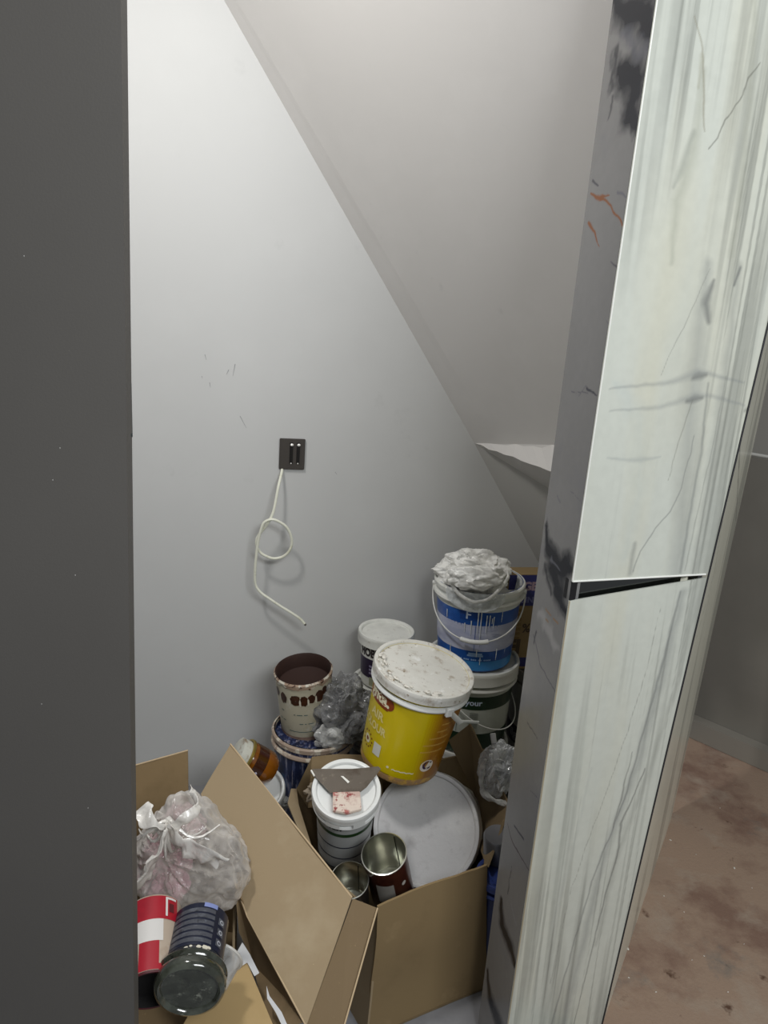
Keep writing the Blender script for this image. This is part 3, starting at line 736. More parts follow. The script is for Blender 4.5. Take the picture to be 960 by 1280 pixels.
# hanging skirt of film over the label
bm = bmesh.new(); g = []
for i in range(25):
    row = []
    for j in range(11):
        th = -.72 + 1.3 * i / 24; v = j / 10; dep = (.02 + .032 * sin(pi * i / 24) ** .6) * v
        r = r1 + .010 + .004 * noise.noise(Vector((i * .5, j * .4, 2))); z = H + .004 - dep * 1.0 - .005 * v
        p = Mtop @ Vector((r * sin(th), -r * cos(th), z)); row.append(bm.verts.new(p))
    g.append(row)
for a, b in zip(g, g[1:]):
    for j in range(10): bm.faces.new((a[j], b[j], b[j + 1], a[j + 1]))
bmobj('bag_fold', bm, film('thin_clear_film', 'dfe3e4', .55, .2), pb, smooth=True)

gt, gb = P(590, 832, Y1 + .005), P(588, 926, Y1 + .01)
r2 = 53 * mpp(gt)
gt = Vector((bb_.x, bb_.y, bb_.z - .004)); gb = gt - Vector((-.004, 0, .27)); 
green_m = splat('green_bucket_body', 'b9bdb4', [('a9ada4', 10, .5, .2), ('8c8f86', 40, .66, .1)], rough=.38)
e, R, H = bucket('paint_bucket', 'white bucket with dark green bands, second in the stack under the blue bucket', gt, gb, r2, r2 * .88, green_m, white, skirt=.036, rim_m=white)
dgreen = splat('dark_green_print', '1c3320', [('243d26', 20, .5, .2), ('111c14', 30, .62, .1)], rough=.35)
lathe('green_band', [(R(H * .72) + .0008, H * .735), (R(H * .57) + .0008, H * .575)], dgreen, e)
lathe('lower_green_band', [(R(H * .27) + .0008, H * .27), (R(.003) + .0008, .003)], dgreen, e)
wrap_text('l:your', .026, R, .08, H * .66, wt, e)
patch('label_line', R, -.26, -.25, H * .28, H * .57, dgreen, e, off=.0012)
for k in range(9): wrap_text('i' * 22, .005, R, .15, H * (.53 - k * .022), plain('print_grey', '8a8f88', .5), e)
h = bail(e, r2 + .006, H - .062, .12, rad=.0018, th=radians(62))
gb2 = Vector((gb.x + .002, gb.y, .0))
e, R, H = bucket('paint_bucket', 'dark green bucket at the foot of the stack of three, standing on the closet floor', gb - Vector((0, 0, .004)), gb2, r2 * .93, r2 * .84, dgreen, white)

# ---------------- purple bucket on white bucket
pt = P(483, 789, 2.06); rp = 31.5 * mpp(pt)
pb_ = pt + Vector((.0, 0, -.165))
e, R, H = bucket('paint_tub', 'small white tub with purple label band, topmost by the back wall', pt, pb_, rp, rp * .9, splat('tub_white', 'd4d4cd', [('c2c1b8', 12, .5, .2), ('8f8878', 50, .68, .08)], rough=.4), lid_soft, skirt=.030, rim_m=white, collar=False)
purple = splat('purple_print', '2b2038', [('372a47', 14, .5, .2)], rough=.35)
lathe('purple_band', [(R(H * .56) + .0008, H * .58), (R(H * .2) + .0008, H * .20)], purple, e)
wrap_text('HOBBI', .036, R, -.62, H * .70, plain('print_dark', '2c2527', .5), e, bold=.0018, sx=.8)
for k in range(3): wrap_text('l' * 12, .008, R, -.5, H * (.44 - k * .07), plain('print_lilac', '8d86a0', .5), e)
patch('label_picture', R, -.62, -.28, H * .05, H * .22, plain('olive_label', '9a9c84', .5), e, off=.0012)
p2t = pb_ + Vector((0, 0, -.004)); p2b = p2t - Vector((0, 0, .17))
e, R, H = bucket('paint_tub', 'plain white tub directly under the tub with the purple band', p2t, p2b, rp * 1.12, rp * 1.0, splat('tub_white2', 'cfcfc9', [('b8b6ad', 18, .5, .2)], rough=.4), white, skirt=.03)
p3t = p2b + Vector((0, 0, -.004)); p3b = Vector((p3t.x, p3t.y, 0))
e, R, H = bucket('paint_tub', 'grey tub at the foot of the tub pile by the back wall', p3t, p3b, rp * 1.12, rp * 1.0, plain('tub_grey', '77787a', .5), white)

# ---------------- cream pot with brown paint inside, standing in the dirty blue bucket
ct, cb = P(379, 836, 1.95), P(384, 905, 1.975)
rc_ = 35.5 * mpp(ct)
cream = splat('cream_tin', 'b9b29c', [('a79d7f', 8, .5, .2), ('c9c6ba', 20, .55, .15), ('7a6238', 30, .70, .05), ('8d9690', 14, .62, .1)], rough=.5)
brown_in = splat('dried_brown_paint', '2e1810', [('3d2115', 9, .5, .2), ('5a3320', 60, .7, .05)], rough=.75, bump=.2)
M = frame(cb, ct); H = (ct - cb).length
e = thing('paint_pot', 'cream paint pot with dark brown dried paint inside and brown drips below the rim', 'pot', M)
R = lambda z: rc_ * (.93 + .07 * z / H)
lathe('body', [(0, 0), (rc_ * .92, 0), (rc_ * .93, .004), (rc_ * .965, H * .5), (rc_, H - .004), (rc_, H)], cream, e)
lathe('dried_paint', [(rc_ + .0005, H), (rc_ - .0015, H + .001), (rc_ - .005, H - .004), (rc_ * .93, H - .045), (rc_ * .90, H - .047), (0, H - .05)], brown_in, e)
rimm = splat('rim_paint', 'a58d78', [('d3cdbd', 30, .48, .06), ('4a2a1b', 42, .55, .05)], rough=.5, bump=.6)
bm = bmesh.new(); seg = 80; ra = []; rbv = []; rcv = []
for i in range(seg):
    a = 2 * pi * i / seg; d = .015 + .012 * noise.noise(Vector((cos(a) * 5, sin(a) * 5, 1)))
    for L_, r_, z_ in ((ra, rc_ - .001, H + .0015), (rbv, rc_ + .003, H - .003), (rcv, rc_ + .002, H - d)): L_.append(bm.verts.new((r_ * sin(a), -r_ * cos(a), z_)))
for i in range(seg):
    j = (i + 1) % seg; bm.faces.new((ra[i], ra[j], rbv[j], rbv[i])); bm.faces.new((rbv[i], rbv[j], rcv[j], rcv[i]))
bmobj('rim', bm, rimm, e, smooth=True)
dbrown = plain('brown_drip', '41220f', .4, var=.4, vscale=60)
for k, (th, z, r, sq) in enumerate([(-.78, .70, .010, 1.5), (-.30, .70, .0125, 1.15), (.02, .695, .0095, 1.5), (.28, .715, .009, 1.3), (.58, .73, .011, 1.5), (.82, .78, .008, 1.4), (-1.15, .74, .009, 1.4), (1.2, .7, .004, 4.5)]):
    disc_patch('brown_drip', R, th, H * (z + .03), r * 1.25, dbrown, e, sq=sq, wob=.25, seed=k)
wht = plain('drip_cream', 'd0cab8', .5)
for k, (th, z) in enumerate([(-.52, .7), (-.13, .69), (.16, .70), (.44, .72), (-.95, .72)]):
    disc_patch('cream_drip', R, th, H * z, .0028, wht, e, sq=4.5, wob=.3, seed=k + 9, off=.0016)
tl = plain('print_teal', '4f6664', .6)
for s, th, z in [('-- --', -.95, .33), ('- --- --', -.15, .48), ('-- - ---', .05, .32), ('———— ——', .02, .17), ('--- -', .7, .50), ('——', .72, .38), ('--', -.9, .5)]:
    wrap_text(s, .017, R, th, H * z, tl, e)
lathe('base_stain', [(R(.012) + .0007, .014), (R(0) + .0007, .001)], plain('rust_stain', '8a7264', .6, var=.4, vscale=50), e)

dt = P(391, 900, 1.90); dt.z = cb.z - .006 + .02
dt = Vector((dt.x, 1.94, dt.z)); rd = 49 * mpp(dt)
navy = splat('navy_spattered', '182244', [('111830', 16, .5, .12), ('4b5474', 24, .52, .06, (3, 3, .6)), ('8d8893', 26, .57, .04, (4, 4, .5)), ('2c5680', 10, .6, .1)], rough=.4, bump=.4)
rimd = splat('dirty_rim', 'a08d7d', [('c9bfae', 30, .52, .05), ('4a3a38', 40, .58, .06)], rough=.5, bump=.5)
e, R, H = bucket('paint_bucket', 'dark navy bucket spattered with dried paint, under the cream pot', dt, Vector((dt.x, dt.y, 0)), rd, rd * .86, navy, None, rim_m=rimd, inner=.022)
M2 = e.matrix_world

# ---------------- grey crumpled film bag between the pots
gf = film('grey_smoky_film', '8f8f8f', .6, .14)
g1 = tag(crumple('plastic_bag', P(428, 888, 1.93), (.088, .075, .105), gf, None, seed=12, amp=.35, sub=6, freq=2.2, fine=.15), 'grey see-through crumpled plastic bag between the cream pot and the yellow bucket', 'bag')
crumple('inner_fold', P(424, 898, 1.93), (.066, .055, .08), plain('dark_film', '55565a', .25, bump=.5, bscale=50), g1, seed=14, amp=.4, sub=5, freq=2.4, fine=.2)
crumple('outer_fold', P(412, 922, 1.86), (.045, .03, .038), film('bright_film', 'd0d0cd', .5, .12), g1, seed=17, amp=.3, sub=5, freq=1.6, fine=.1)

# ---------------- yellow bucket, leaning
yt, yb = P(530, 836, 1.62), P(499, 947, 1.645)
ry = 59.5 * mpp(yt)
yel = splat('yellow_print', 'd2bb0a', [('c6ae06', 4, .5, .3), ('e0cc2a', 90, .72, .04)], rough=.3)
e, R, H = bucket('paint_bucket', 'large yellow bucket with paint-spattered white lid, leaning on top of the open carton', yt, yb, ry, ry * .87, yel, lid_dirty, skirt=.02, rim_m=whitec)
orange = splat('orange_brown_label', 'a0690f', [('8a5a12', 8, .5, .25), ('b4822a', 30, .6, .1)], rough=.32)
patch('brown_label_panel', R, .62, 1.75, .006, H - .046, orange, e)
for k in range(6):  # print colour steps from the brown panel to yellow
    patch('label_blend', R, .62 - .055 * (k + 1), .62 - .055 * k, .006, H - .046, plain('ochre_blend_%d' % k, tuple(np.array((.627, .412, .059)) * (1 - (k + 1) / 7) + np.array((.824, .733, .04)) * (k + 1) / 7), .3), e)
red = plain('badge_red', '8a3d18', .35, var=.25, vscale=60)
badge_m = red
bm = bmesh.new()
pts = []
for k in range(9): pts.append((-1.25 + .72 * k / 8, H * .795))
for k in range(7): a = -pi / 2 + pi / 2 * k / 6; pts.append((-.53 + .09 + .05 * cos(a), H * .84 + H * .045 * sin(a)))
pts += [(-.39, H * .955), (-1.25, H * .955)]
vs = []
for th, z in pts:
    r = R(z) + .0009; vs.append(bm.verts.new((r * sin(th), -r * cos(th), z)))
vt = []
n = 10
bm.free(); patch('badge', R, -1.4, -.62, H * .70, H * .85, badge_m, e, off=.0009); disc_patch('badge', R, -.63, H * .775, .0165, badge_m, e, sq=1.02, off=.00085)
cw = plain('print_cream', 'e6dfc0', .5)
wrap_text('ghta.', .042, R, -.95, H * .785, cw, e, bold=.0018)
cp_ = plain('print_pale_yellow', 'e4d68e', .5)
wrap_text('AIR', .032, R, -.90, H * .60, cp_, e, bold=.001); wrap_text('COLOUR', .030, R, -1.0, H * .47, cp_, e, bold=.001, sx=.8)
# sun emblem
disc_patch('emblem', R, -1.08, H * .28, .012, cw, e, hole=.006); disc_patch('emblem_dot', R, -1.08, H * .28, .005, plain('emblem_brown', '7a3a12', .5), e)
for k in range(12):
    a = 2 * pi * k / 12; r_ = .021; z = H * .28 + r_ * sin(a); disc_patch('emblem_ray', R, -1.08 + r_ * cos(a) / R(z), z, .0028, plain('emblem_brown', '7a3a12', .5), e, n=8)
patch('white_sticker', R, -.80, -.58, H * .20, H * .33, plain('sticker_white', 'd6d6cc', .5), e, off=.0012)
# right-hand small print and round logo
pgy = plain('print_tan', 'd0aa58', .5)
for k, (th, n_) in enumerate([(.82, 10), (.72, 9), (.70, 14), (.64, 17), (.62, 16)]):
    wrap_text('m' * (n_ // 2) + 'i' * (n_ // 2), .0085, R, th, H * (.70 - k * .075), pgy, e, bold=.0002)
disc_patch('round_logo', R, .60, H * .235, .0185, plain('logo_cream', 'e2d9cc', .5), e, off=.0011)
wrap_text('C', .036, R, .60, H * .235, plain('logo_purple', '3c2440', .5), e, bold=.0012); 
wrap_text('• ~~~~', .024, R, -.02, H * .155, cw, e)
wrap_text('~~~~', .010, R, -.35, H * .08, plain('print_brown', '8a7a10', .5), e)
lathe('stained_foot', [(R(.02) + .0009, .021), (R(.006) + .0012, .006), (R(0) - .001, .001)], splat('stained_foot', 'a5825a', [('c9a04a', 40, .5, .08), ('6e4630', 60, .58, .08)], rough=.5, bump=.4), e)
wd = splat('lid_lump', 'd8d4ca', [('8b7a60', 40, .55, .1)], rough=.6)
bm = bmesh.new(); random.seed(8)
for k in range(26):
    a = random.uniform(-1.9, .4); r_ = ry * random.uniform(.82, 1.02); s = random.uniform(.002, .006)
    bmesh.ops.create_icosphere(bm, subdivisions=2, radius=1, matrix=Matrix.Translation((r_ * sin(a), -r_ * cos(a), H + .003)) @ Matrix.Rotation(a, 4, 'Z') @ Matrix.Diagonal((s * 1.8, s, .0022, 1)))
tag(bmobj('dried_lump', bm, wd, e, smooth=True), kind='stuff')
# strap handle hanging off the right side
Mi = e.matrix_world.inverted()
ea_ = .62; eb_ = Vector(((ry + .010) * sin(ea_), -(ry + .010) * cos(ea_), H - .034))
def tgt(x, y): return Mi @ P(x, y, 1.52)
sp = [eb_, eb_.lerp(tgt(576, 904), .35), eb_.lerp(tgt(576, 904), .7), tgt(576, 904)]
tube('strap_handle', sp, .008, plain('strap_plastic', 'b4b5ae', .4), e, flat=.3, up=(1, 0, 0))
sp2 = [Mi @ P(x, y, Y) for x, y, Y in [(574, 902, 1.52), (585, 902, 1.53), (598, 903, 1.54)]]
tube('strap_handle', sp2, .0045, plain('strap_plastic', 'b4b5ae', .4), e, flat=.4)
box('handle_ear', (-.011, .011, -.005, .004, -.012, .012), whitec, e, bevel=.002, M=Matrix.Translation(eb_) @ Matrix.Rotation(ea_, 4, 'Z'))

# ------------------------------------------------------------------ the open carton in front
tan = splat('cardboard', '9a876a', [('a8977b', 5, .5, .2), ('938165', 12, .6, .15), ('c9b793', 70, .73, .03), ('857150', 45, .74, .03)], rough=.85, bump=.12)
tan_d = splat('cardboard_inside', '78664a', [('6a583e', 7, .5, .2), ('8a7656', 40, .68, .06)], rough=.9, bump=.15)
tan_f = splat('cardboard_shaded', '86714f', [('7b6646', 5, .5, .2), ('937d5a', 12, .6, .15), ('a89270', 70, .73, .03)], rough=.88, bump=.12)  # front panel's shade is put into this darker board colour
ZR = .36
Fp, Rp, Kp = atz(472, 1133, ZR), atz(608, 1080, ZR), atz(371, 985, ZR)
F0 = Vector((Fp.x, Fp.y, 0)); R0 = atz(606, 1237, 0); K0 = Vector((Kp.x, Kp.y, 0)); BR = atz(612, 935, ZR); BR0 = Vector((BR.x, BR.y, 0))
Rm = atz(618, 1150, .2)
e = thing('cardboard_box', 'large open brown carton with flaps spread, full of pots and tins', 'box', Matrix.Translation(F0))
Te = Matrix.Translation(-F0)
def loc(pts): return [Vector(p) - F0 for p in pts]
TH = .005
card('front_panel', loc([F0, R0, Rp, Fp]), TH, tan_f, e, seed=1, warp=.012)
card('side_panel', loc([K0, F0, Fp + Vector((0, 0, -.03)), Kp + Vector((0, 0, -.17))]), TH, tan, e, seed=2)
card('back_panel', loc([BR0, K0, Kp, BR]), TH, tan_d, e, seed=3)
card('side_panel', loc([R0, BR0, BR + Vector((0, 0, -.16)), Rp + Vector((0, 0, -.03))]), TH, tan_d, e, seed=4)
card('base_panel', loc([F0 + Vector((0, 0, .006)), R0 + Vector((0, 0, .006)), BR0 + Vector((0, 0, .006)), K0 + Vector((0, 0, .006))]), TH, tan_d, e, seed=5, warp=0)
# big left flap
G = atz(440, 1122, ZR + .004); T = P(288, 930, 1.62); Lc = P(252, 992, 1.50)
nL = (T - G).cross(Lc - G).normalized()
Lb = onplane(383, 1283, G, nL); Lm = onplane(309, 1145, G, nL)
def flapg(name, poly, mat, par, thick=TH, seed=0):
    pc = Vector((0, 0, 0))
    for p in poly: pc += p / len(poly)
    bm = bmesh.new(); nn = (poly[1] - poly[0]).cross(poly[2] - poly[1]).normalized()
    if nn.dot(C0 - (pc + F0)) < 0: nn = -nn
    vs = [bm.verts.new(p) for p in poly]; f = bm.faces.new(vs)
    bmesh.ops.triangulate(bm, faces=[f]); bmesh.ops.subdivide_edges(bm, edges=bm.edges, cuts=7, use_grid_fill=True)
    bmesh.ops.triangulate(bm, faces=bm.faces)
    for v in bm.verts: v.co += nn * noise.noise(v.co * 5 + Vector((seed, 0, 0))) * .008
    r = bmesh.ops.extrude_face_region(bm, geom=list(bm.faces)); bmesh.ops.translate(bm, vec=-nn * thick, verts=[v for v in r['geom'] if isinstance(v, bmesh.types.BMVert)])
    return bmobj(name, bm, mat, par, smooth=True)
flapg('flap', loc([G, T, Lc, Lm, Lb]), tan, e, seed=1)
# narrow folded strip between the flap and the corner
Sb = P(430, 1283, Lb.y + .02); Sb2 = Lb + Vector((.0, .002, 0))
flapg('folded_strip', loc([G + Vector((.002, -.002, 0)), Fp + Vector((0, -.004, .0)), Sb, Sb2]), splat('cardboard_strip', '78654a', [('776447', 10, .5, .2), ('98835f', 60, .66, .05, (1, 1, .2))], rough=.85), e, seed=2)
# torn pale lips along the folds
lip = plain('torn_board_edge', 'c0a987', .9)
tube('fold_crease', loc([G, G.lerp(T, .5), T]), .0022, lip, e); tube('fold_crease', loc([Fp + Vector((0, -.005, .001)), Sb]), .0018, lip, e)
tube('fold_crease', loc([Lc, Lm, Lb]), .002, lip, e)
# second ply below the flap
l2a, l2b = P(303, 1150, Lm.y + .012), P(378, 1290, Lb.y + .012)
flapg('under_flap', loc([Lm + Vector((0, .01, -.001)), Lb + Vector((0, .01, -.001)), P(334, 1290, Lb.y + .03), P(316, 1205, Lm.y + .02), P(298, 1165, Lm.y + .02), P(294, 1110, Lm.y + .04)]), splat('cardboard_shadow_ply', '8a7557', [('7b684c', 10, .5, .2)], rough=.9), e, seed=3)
# right flap and back flap
flapg('flap', loc([P(608, 1083, 1.42), P(599, 1062, 1.52), P(594, 1000, 1.74), P(560, 925, 1.80), P(588, 905, 1.78), P(633, 1003, 1.55)]), tan_d, e, seed=4)
flapg('flap', loc([P(371, 985, 1.58), P(390, 946, 1.68), P(420, 943, 1.70), P(475, 944, 1.72), P(480, 1000, 1.66), P(385, 1010, 1.6)]), tan_d, e, seed=5)
flapg('flap', loc([P(383, 1060, 1.46), P(360, 1003, 1.56), P(364, 985, 1.60), P(371, 985, 1.61), P(374, 1005, 1.57), P(392, 1065, 1.46)]), tan, e, seed=6)

# contents: white-green tub with scraper
wt_, wb_ = P(433, 987, 1.46), P(429, 1060, 1.55)
rw = 38.5 * mpp(wt_)
e1, R, H = bucket('paint_tub', 'white tub with green and dark rings in the open carton, scraper on its lid', wt_, wb_, rw, rw * .88, splat('tub_grey_white', 'b4b6b4', [('a6a8a8', 8, .5, .2), ('bfc2c0', 14, .6, .1)], rough=.35), whitec, skirt=.02, rim_m=whitec)
gr_ = plain('ring_green', '24421f', .4); dk = plain('ring_dark', '3a3d4a', .4)
lathe('ring', [(R(H * .70) + .0008, H * .715), (R(H * .66) + .0008, H * .665)], gr_, e1)
for z in (.47, .27, .08): lathe('ring', [(R(H * z) + .0008, H * z + .003), (R(H * z) + .0008, H * z - .0015)], dk, e1)
wrap_text('rasv', .020, R, -.28, H * .80, plain('print_black', '1d1f1e', .5), e1, bold=.0008)
e1b = e1
patch('lid_tab', lambda z: rw + .009, -.52, -.12, H - .028, H - .012, whitec, e1, off=.004)
patch('lid_tab', lambda z: rw + .009, .25, .6, H - .026, H - .012, whitec, e1, off=.003)
# scraper lying on the lid
Mt = frame(wb_, wt_); Mt.translation = wt_
lidn = Mt.col[2].to_3d()
def onlid(x, y, up=.012): return onplane(x, y, wt_ + lidn * up, lidn)
sc_e = thing('paint_scraper', 'rusty steel scraper blade with a red-stained pale handle lying across the white tub lid', 'scraper', Matrix.Translation(wt_))
def L2(pts): return [p - wt_ for p in pts]
steel = splat('rusty_steel', '6d655c', [('5a5046', 20, .5, .15), ('8b8274', 40, .6, .1), ('7a4f30', 50, .70, .05)], rough=.35)
steel.node_tree.nodes['Principled BSDF'].inputs['Metallic'].default_value = .5
slab('blade', L2([onlid(391, 961), onlid(388, 966), onlid(393, 970), onlid(413, 991), onlid(418, 990), onlid(450, 990), onlid(458, 984), onlid(470, 969), onlid(476, 961), onlid(473, 958), onlid(440, 961)]), .0018, steel, sc_e, nrm=lidn)
slab('handle', L2([onlid(416, 990, .016), onlid(416, 1013, .016), onlid(434, 1016, .016), onlid(452, 1011, .016), onlid(450, 989, .016)]), .009, splat('red_stained_wood', 'd9c9bb', [('c4a89c', 26, .48, .1), ('8e3b3a', 60, .56, .06), ('b06a62', 34, .6, .06)], rough=.6, bump=.4), sc_e, nrm=lidn, bevel=.001)
tube('blade_edge_fold', L2([onlid(389, 963, .013), onlid(393, 970, .013)]), .0022, plain('edge_white', 'e9e7df', .5), sc_e)
slab('paint_fleck', L2([onlid(426, 970, .0135), onlid(429, 970, .0135), onlid(437, 977, .0135), onlid(435, 979, .0135)]), .001, plain('edge_white', 'e9e7df', .5), sc_e, nrm=lidn)

# large bucket lying with its lid towards the viewer
lc = P(532, 1035, 1.57)
v_, h_ = None, None
a1 = P(497, 1034 + 0, 1.5)
back = P(528, 985, 1.78)
rl = 64 * mpp(lc)
lying = (lc, lc + Vector((.085, .20, -.14)))
e2, R, H = bucket('paint_bucket', 'large pale bucket tipped on its side in the carton, grey-white lid facing out', lying[0], lying[1], rl, rl * .88, plain('pale_bucket_body', 'b5b4ad', .45), splat('lid_grey_white', 'c9c8c8', [('d6d5d3', 5, .48, .15), ('b5b3b3', 22, .56, .15), ('a8a29a', 60, .68, .06)], rough=.5, bump=.3), skirt=.026, rim_m=white)

# empty tins
tin_in = plain('tin_inside', 'cacac0', .28, 1, var=.15, vscale=20)
def tin(label, mouth, foot, r, body_m, band=None, twist=0, group=None):
    M = frame(foot, mouth, twist); H = (Vector(mouth) - Vector(foot)).length
    e = thing('tin_can', label, 'tin', M, group)
    lathe('body', [(0, 0), (r * .97, 0), (r, .003), (r, H - .003)], body_m, e, 56)
    lathe('lining', [(r, H - .004), (r * 1.03, H - .002), (r * 1.03, H + .001), (r * .985, H + .0015), (r * .965, H - .002), (r * .965, H * .5), (r * .965, H * .22), (r * .93, H * .2), (r * .95, H * .17), (r * .90, H * .14), (0, H * .14)], tin_in, e, 56)
    s = [(r * .955 * sin(2.7), -r * .955 * cos(2.7), H * k) for k in (.2, .97)]
    tube('welded_seam', s, .0012, plain('seam_dark', '3e3c38', .4, 1), e)
    if band: band(e, lambda z: r, H)
    return e
def band1(e, R, H):
    patch('paper_label', R, -.45, .35, H * .30, H * .72, plain('label_grey', '8f8b84', .5, var=.1, vscale=40), e, off=.0008)
    disc_patch('small_logo', R, .85, H * .62, .006, plain('logo_pale', 'b9b4ac', .5), e)
rust = splat('brown_red_tin', '3f1d14', [('5a2a1a', 12, .5, .2), ('24120e', 18, .55, .15)], rough=.3)
m1 = P(480, 1067, 1.36); tin('tall open tin with brown-red body and pale paper patch, standing in the carton', m1, m1 + Vector((.030, .045, -.145)), 28 * mpp(m1), rust, band1)
m2 = P(437, 1100, 1.33); tin('empty open tin half hidden behind the carton flap, shiny grey inside', m2, m2 + Vector((.008, .05, -.13)), 23.5 * mpp(m2), plain('dark_tin', '3a3532', .35, .5))

# small stuff deeper in the carton
tag(crumple('paper_scrap', P(393, 990, 1.58), (.022, .02, .022), plain('scrap_beige', 'a79a88', .8), None, seed=31, amp=.4, sub=4, fine=.3), 'crumpled beige paper scrap between the carton edge and the white tub', 'paper')
tag(crumple('cloth_rag', atz(420, 1060, .10) + Vector((.02, .12, 0)), (.13, .11, .08), plain('rag_dark', '2b211c', .9), None, seed=33, amp=.3, sub=4, fine=.2, squash=-.07), 'dark rag heaped in the bottom of the open carton', 'rag')

# ------------------------------------------------------------------ behind the flap: amber jar and white tub
a_t, a_b = P(311, 958, 1.66), P(336, 930, 1.76)
ja = frame(P(329, 958, 1.72), P(302, 944, 1.705))
amber = plain('amber_paint', '7a460c', .18, var=.5, vscale=14, coat=.6)
am_d = plain('amber_dark_label', '3a1c0c', .2, coat=.5)
jr = .047
e = thing('paint_jar', 'glossy amber and brown jar with pale cap lying behind the carton flap', 'jar', ja)
lathe('body', [(0, -.03), (jr * .75, -.028), (jr * .97, -.012), (jr, 0), (jr, .052), (jr * .96, .058)], amber, e)
lathe('label_band', [(jr + .0008, .012), (jr + .0008, .044)], am_d, e)
lathe('gold_ring', [(jr * .96, .056), (jr + .003, .057), (jr + .003, .063), (jr * .95, .064)], plain('gold_rim', 'a8934e', .3, .8), e)
lathe('cap', [(jr * .9, .062), (jr * .92, .066), (jr * .9, .088), (jr * .8, .09), (0, .09)], splat('cap_pale', 'c3c3b8', [('8a7a66', 30, .55, .1)], rough=.5), e)
disc_patch('label_square', lambda z: jr, .0, .028, .005, plain('label_lilac', 'c9c4d4', .5), e, n=4, off=.0014)
tt_, tb_ = P(330, 990, 1.62), None
tubc = P(328, 985, 1.70)
e, R, H = bucket('paint_tub', 'white tub tipped over behind the carton flap, under the amber jar', tubc, tubc + Vector((-.01, .10, -.13)), 25 * mpp(tubc), 22 * mpp(tubc), whitec, None, inner=.02, rim_m=whitec)
tag(crumple('plastic_scrap', P(356, 1003, 1.75), (.02, .02, .012), film('scrap_film', 'd5d8d8', .2, .2), None, seed=35, amp=.4, sub=4, fine=.3), 'small pale plastic scrap at the foot of the navy bucket', 'plastic scrap')

# ------------------------------------------------------------------ left carton with bag, tin and jar
e = thing('cardboard_box', 'second brown carton at the left behind the grey door, holding the bag and tins', 'box', Matrix.Translation((-.5, 1.2, 0)))
O2 = Vector((-.5, 1.2, 0)); l2 = lambda pts: [Vector(p) - O2 for p in pts]
bk_r = P(235, 938, 1.62); bk_l = P(100, 976, 1.55)
zt2 = .24
cA, cB, cC, cD = Vector((-.86, 1.02, 0)), Vector((-.20, .98, 0)), Vector((-.30, 1.50, 0)), Vector((-.88, 1.55, 0))
up2 = Vector((0, 0, zt2))
card('front_panel', l2([cA, cB, cB + up2, cA + up2]), TH, tan, e, seed=11)
card('side_panel', l2([cB, cC, cC + up2, cB + up2]), TH, tan, e, seed=12)
card('back_panel', l2([cC, cD, cD + up2, cC + up2]), TH, tan_d, e, seed=13)
card('side_panel', l2([cD, cA, cA + up2, cD + up2]), TH, tan_d, e, seed=14)
card('base_panel', l2([p + Vector((0, 0, .006)) for p in (cA, cB, cC, cD)]), TH, tan_d, e, seed=15, warp=0)
card('flap', l2([P(100, 1105, 1.5), P(236, 1060, 1.56), bk_r, bk_l]), TH, splat('cardboard_back', '8d7654', [('7d6848', 6, .5, .2), ('a08a66', 60, .72, .04)], rough=.9), e, seed=16)
tube('flap_edge', l2([bk_l, bk_l.lerp(bk_r, .62), bk_r]), .002, lip, e)
F0_keep = F0; F0 = O2
flapg('flap', l2([atz(308, 1202, .255), atz(345, 1290, .245), atz(345, 1330, .24), atz(200, 1330, .24), atz(255, 1235, .25)]), splat('cardboard_light', 'b09669', [('b89e72', 5, .5, .2), ('c9b48c', 80, .75, .03)], rough=.85, bump=.1), e, seed=6, thick=.004)
F0 = F0_keep
sheet = slab('paper_sheet', [atz(303, 1178, .262), atz(312, 1192, .262), atz(324, 1216, .262), atz(318, 1220, .262), atz(309, 1203, .262), atz(291, 1214, .262), atz(296, 1190, .262)], .001, plain('paper_white', 'd2d3d4', .6), nrm=(0, 0, 1)); tag(sheet, 'torn white paper scrap lying on the pale cardboard flap', 'paper')
sheet2 = slab('paper_sheet', [atz(333, 1232, .256), atz(337, 1245, .256), atz(352, 1265, .256), atz(360, 1283, .256), atz(353, 1283, .256), atz(345, 1266, .256), atz(334, 1248, .256)], .001, plain('paper_white', 'd2d3d4', .6), nrm=(0, 0, 1)); tag(sheet2, 'thin white paper strip along the lower edge of the big flap', 'paper')

bagm = film('clear_bag_film', 'd9d3cc', .72, .1)
bc = P(243, 1075, 1.30)
def bag_shape(p):
    k = max(0, p.z) / .13
    return Vector((p.x * (1 - .25 * k) - .02 * k, p.y, p.z))
bg = tag(crumple('plastic_bag', bc, (.118, .10, .135), bagm, None, seed=21, amp=.18, sub=6, freq=1.9, fine=.07, shape=bag_shape, pleat=((-.3, -.75, .45), 4.2, .13)), 'large knotted clear plastic bag of pink and grey rubbish in the left carton', 'bag')
kn = P(208, 1030, 1.22)
bm = bmesh.new()
def ear(pts, r0, r1, seed):
    path = smooth_path(pts, 6); base = len(bm.verts)
    tube_bm(path, lambda t: r0 + (r1 - r0) * t, seg=22, flat=.16, bm=bm)
    bm.verts.ensure_lookup_table()
    for v in bm.verts[base:]:
        d = Vector((noise.noise(v.co * 45 + Vector((seed, 0, 0))), noise.noise(v.co * 45 + Vector((0, seed, 0))), noise.noise(v.co * 45))); v.co += d * .011
ear([kn, P(196, 1030, 1.20), P(185, 1022, 1.20), P(177, 1008, 1.22)], .006, .018, 1)
ear([P(215, 1035, 1.21), P(235, 1020, 1.22), P(248, 1003, 1.26), P(238, 985, 1.3)], .014, .008, 2)
ear([kn, P(225, 1052, 1.18), P(250, 1066, 1.17), P(275, 1076, 1.18)], .012, .024, 3)
ear([kn, P(200, 1060, 1.18), P(186, 1085, 1.18), P(175, 1105, 1.19)], .010, .028, 4)
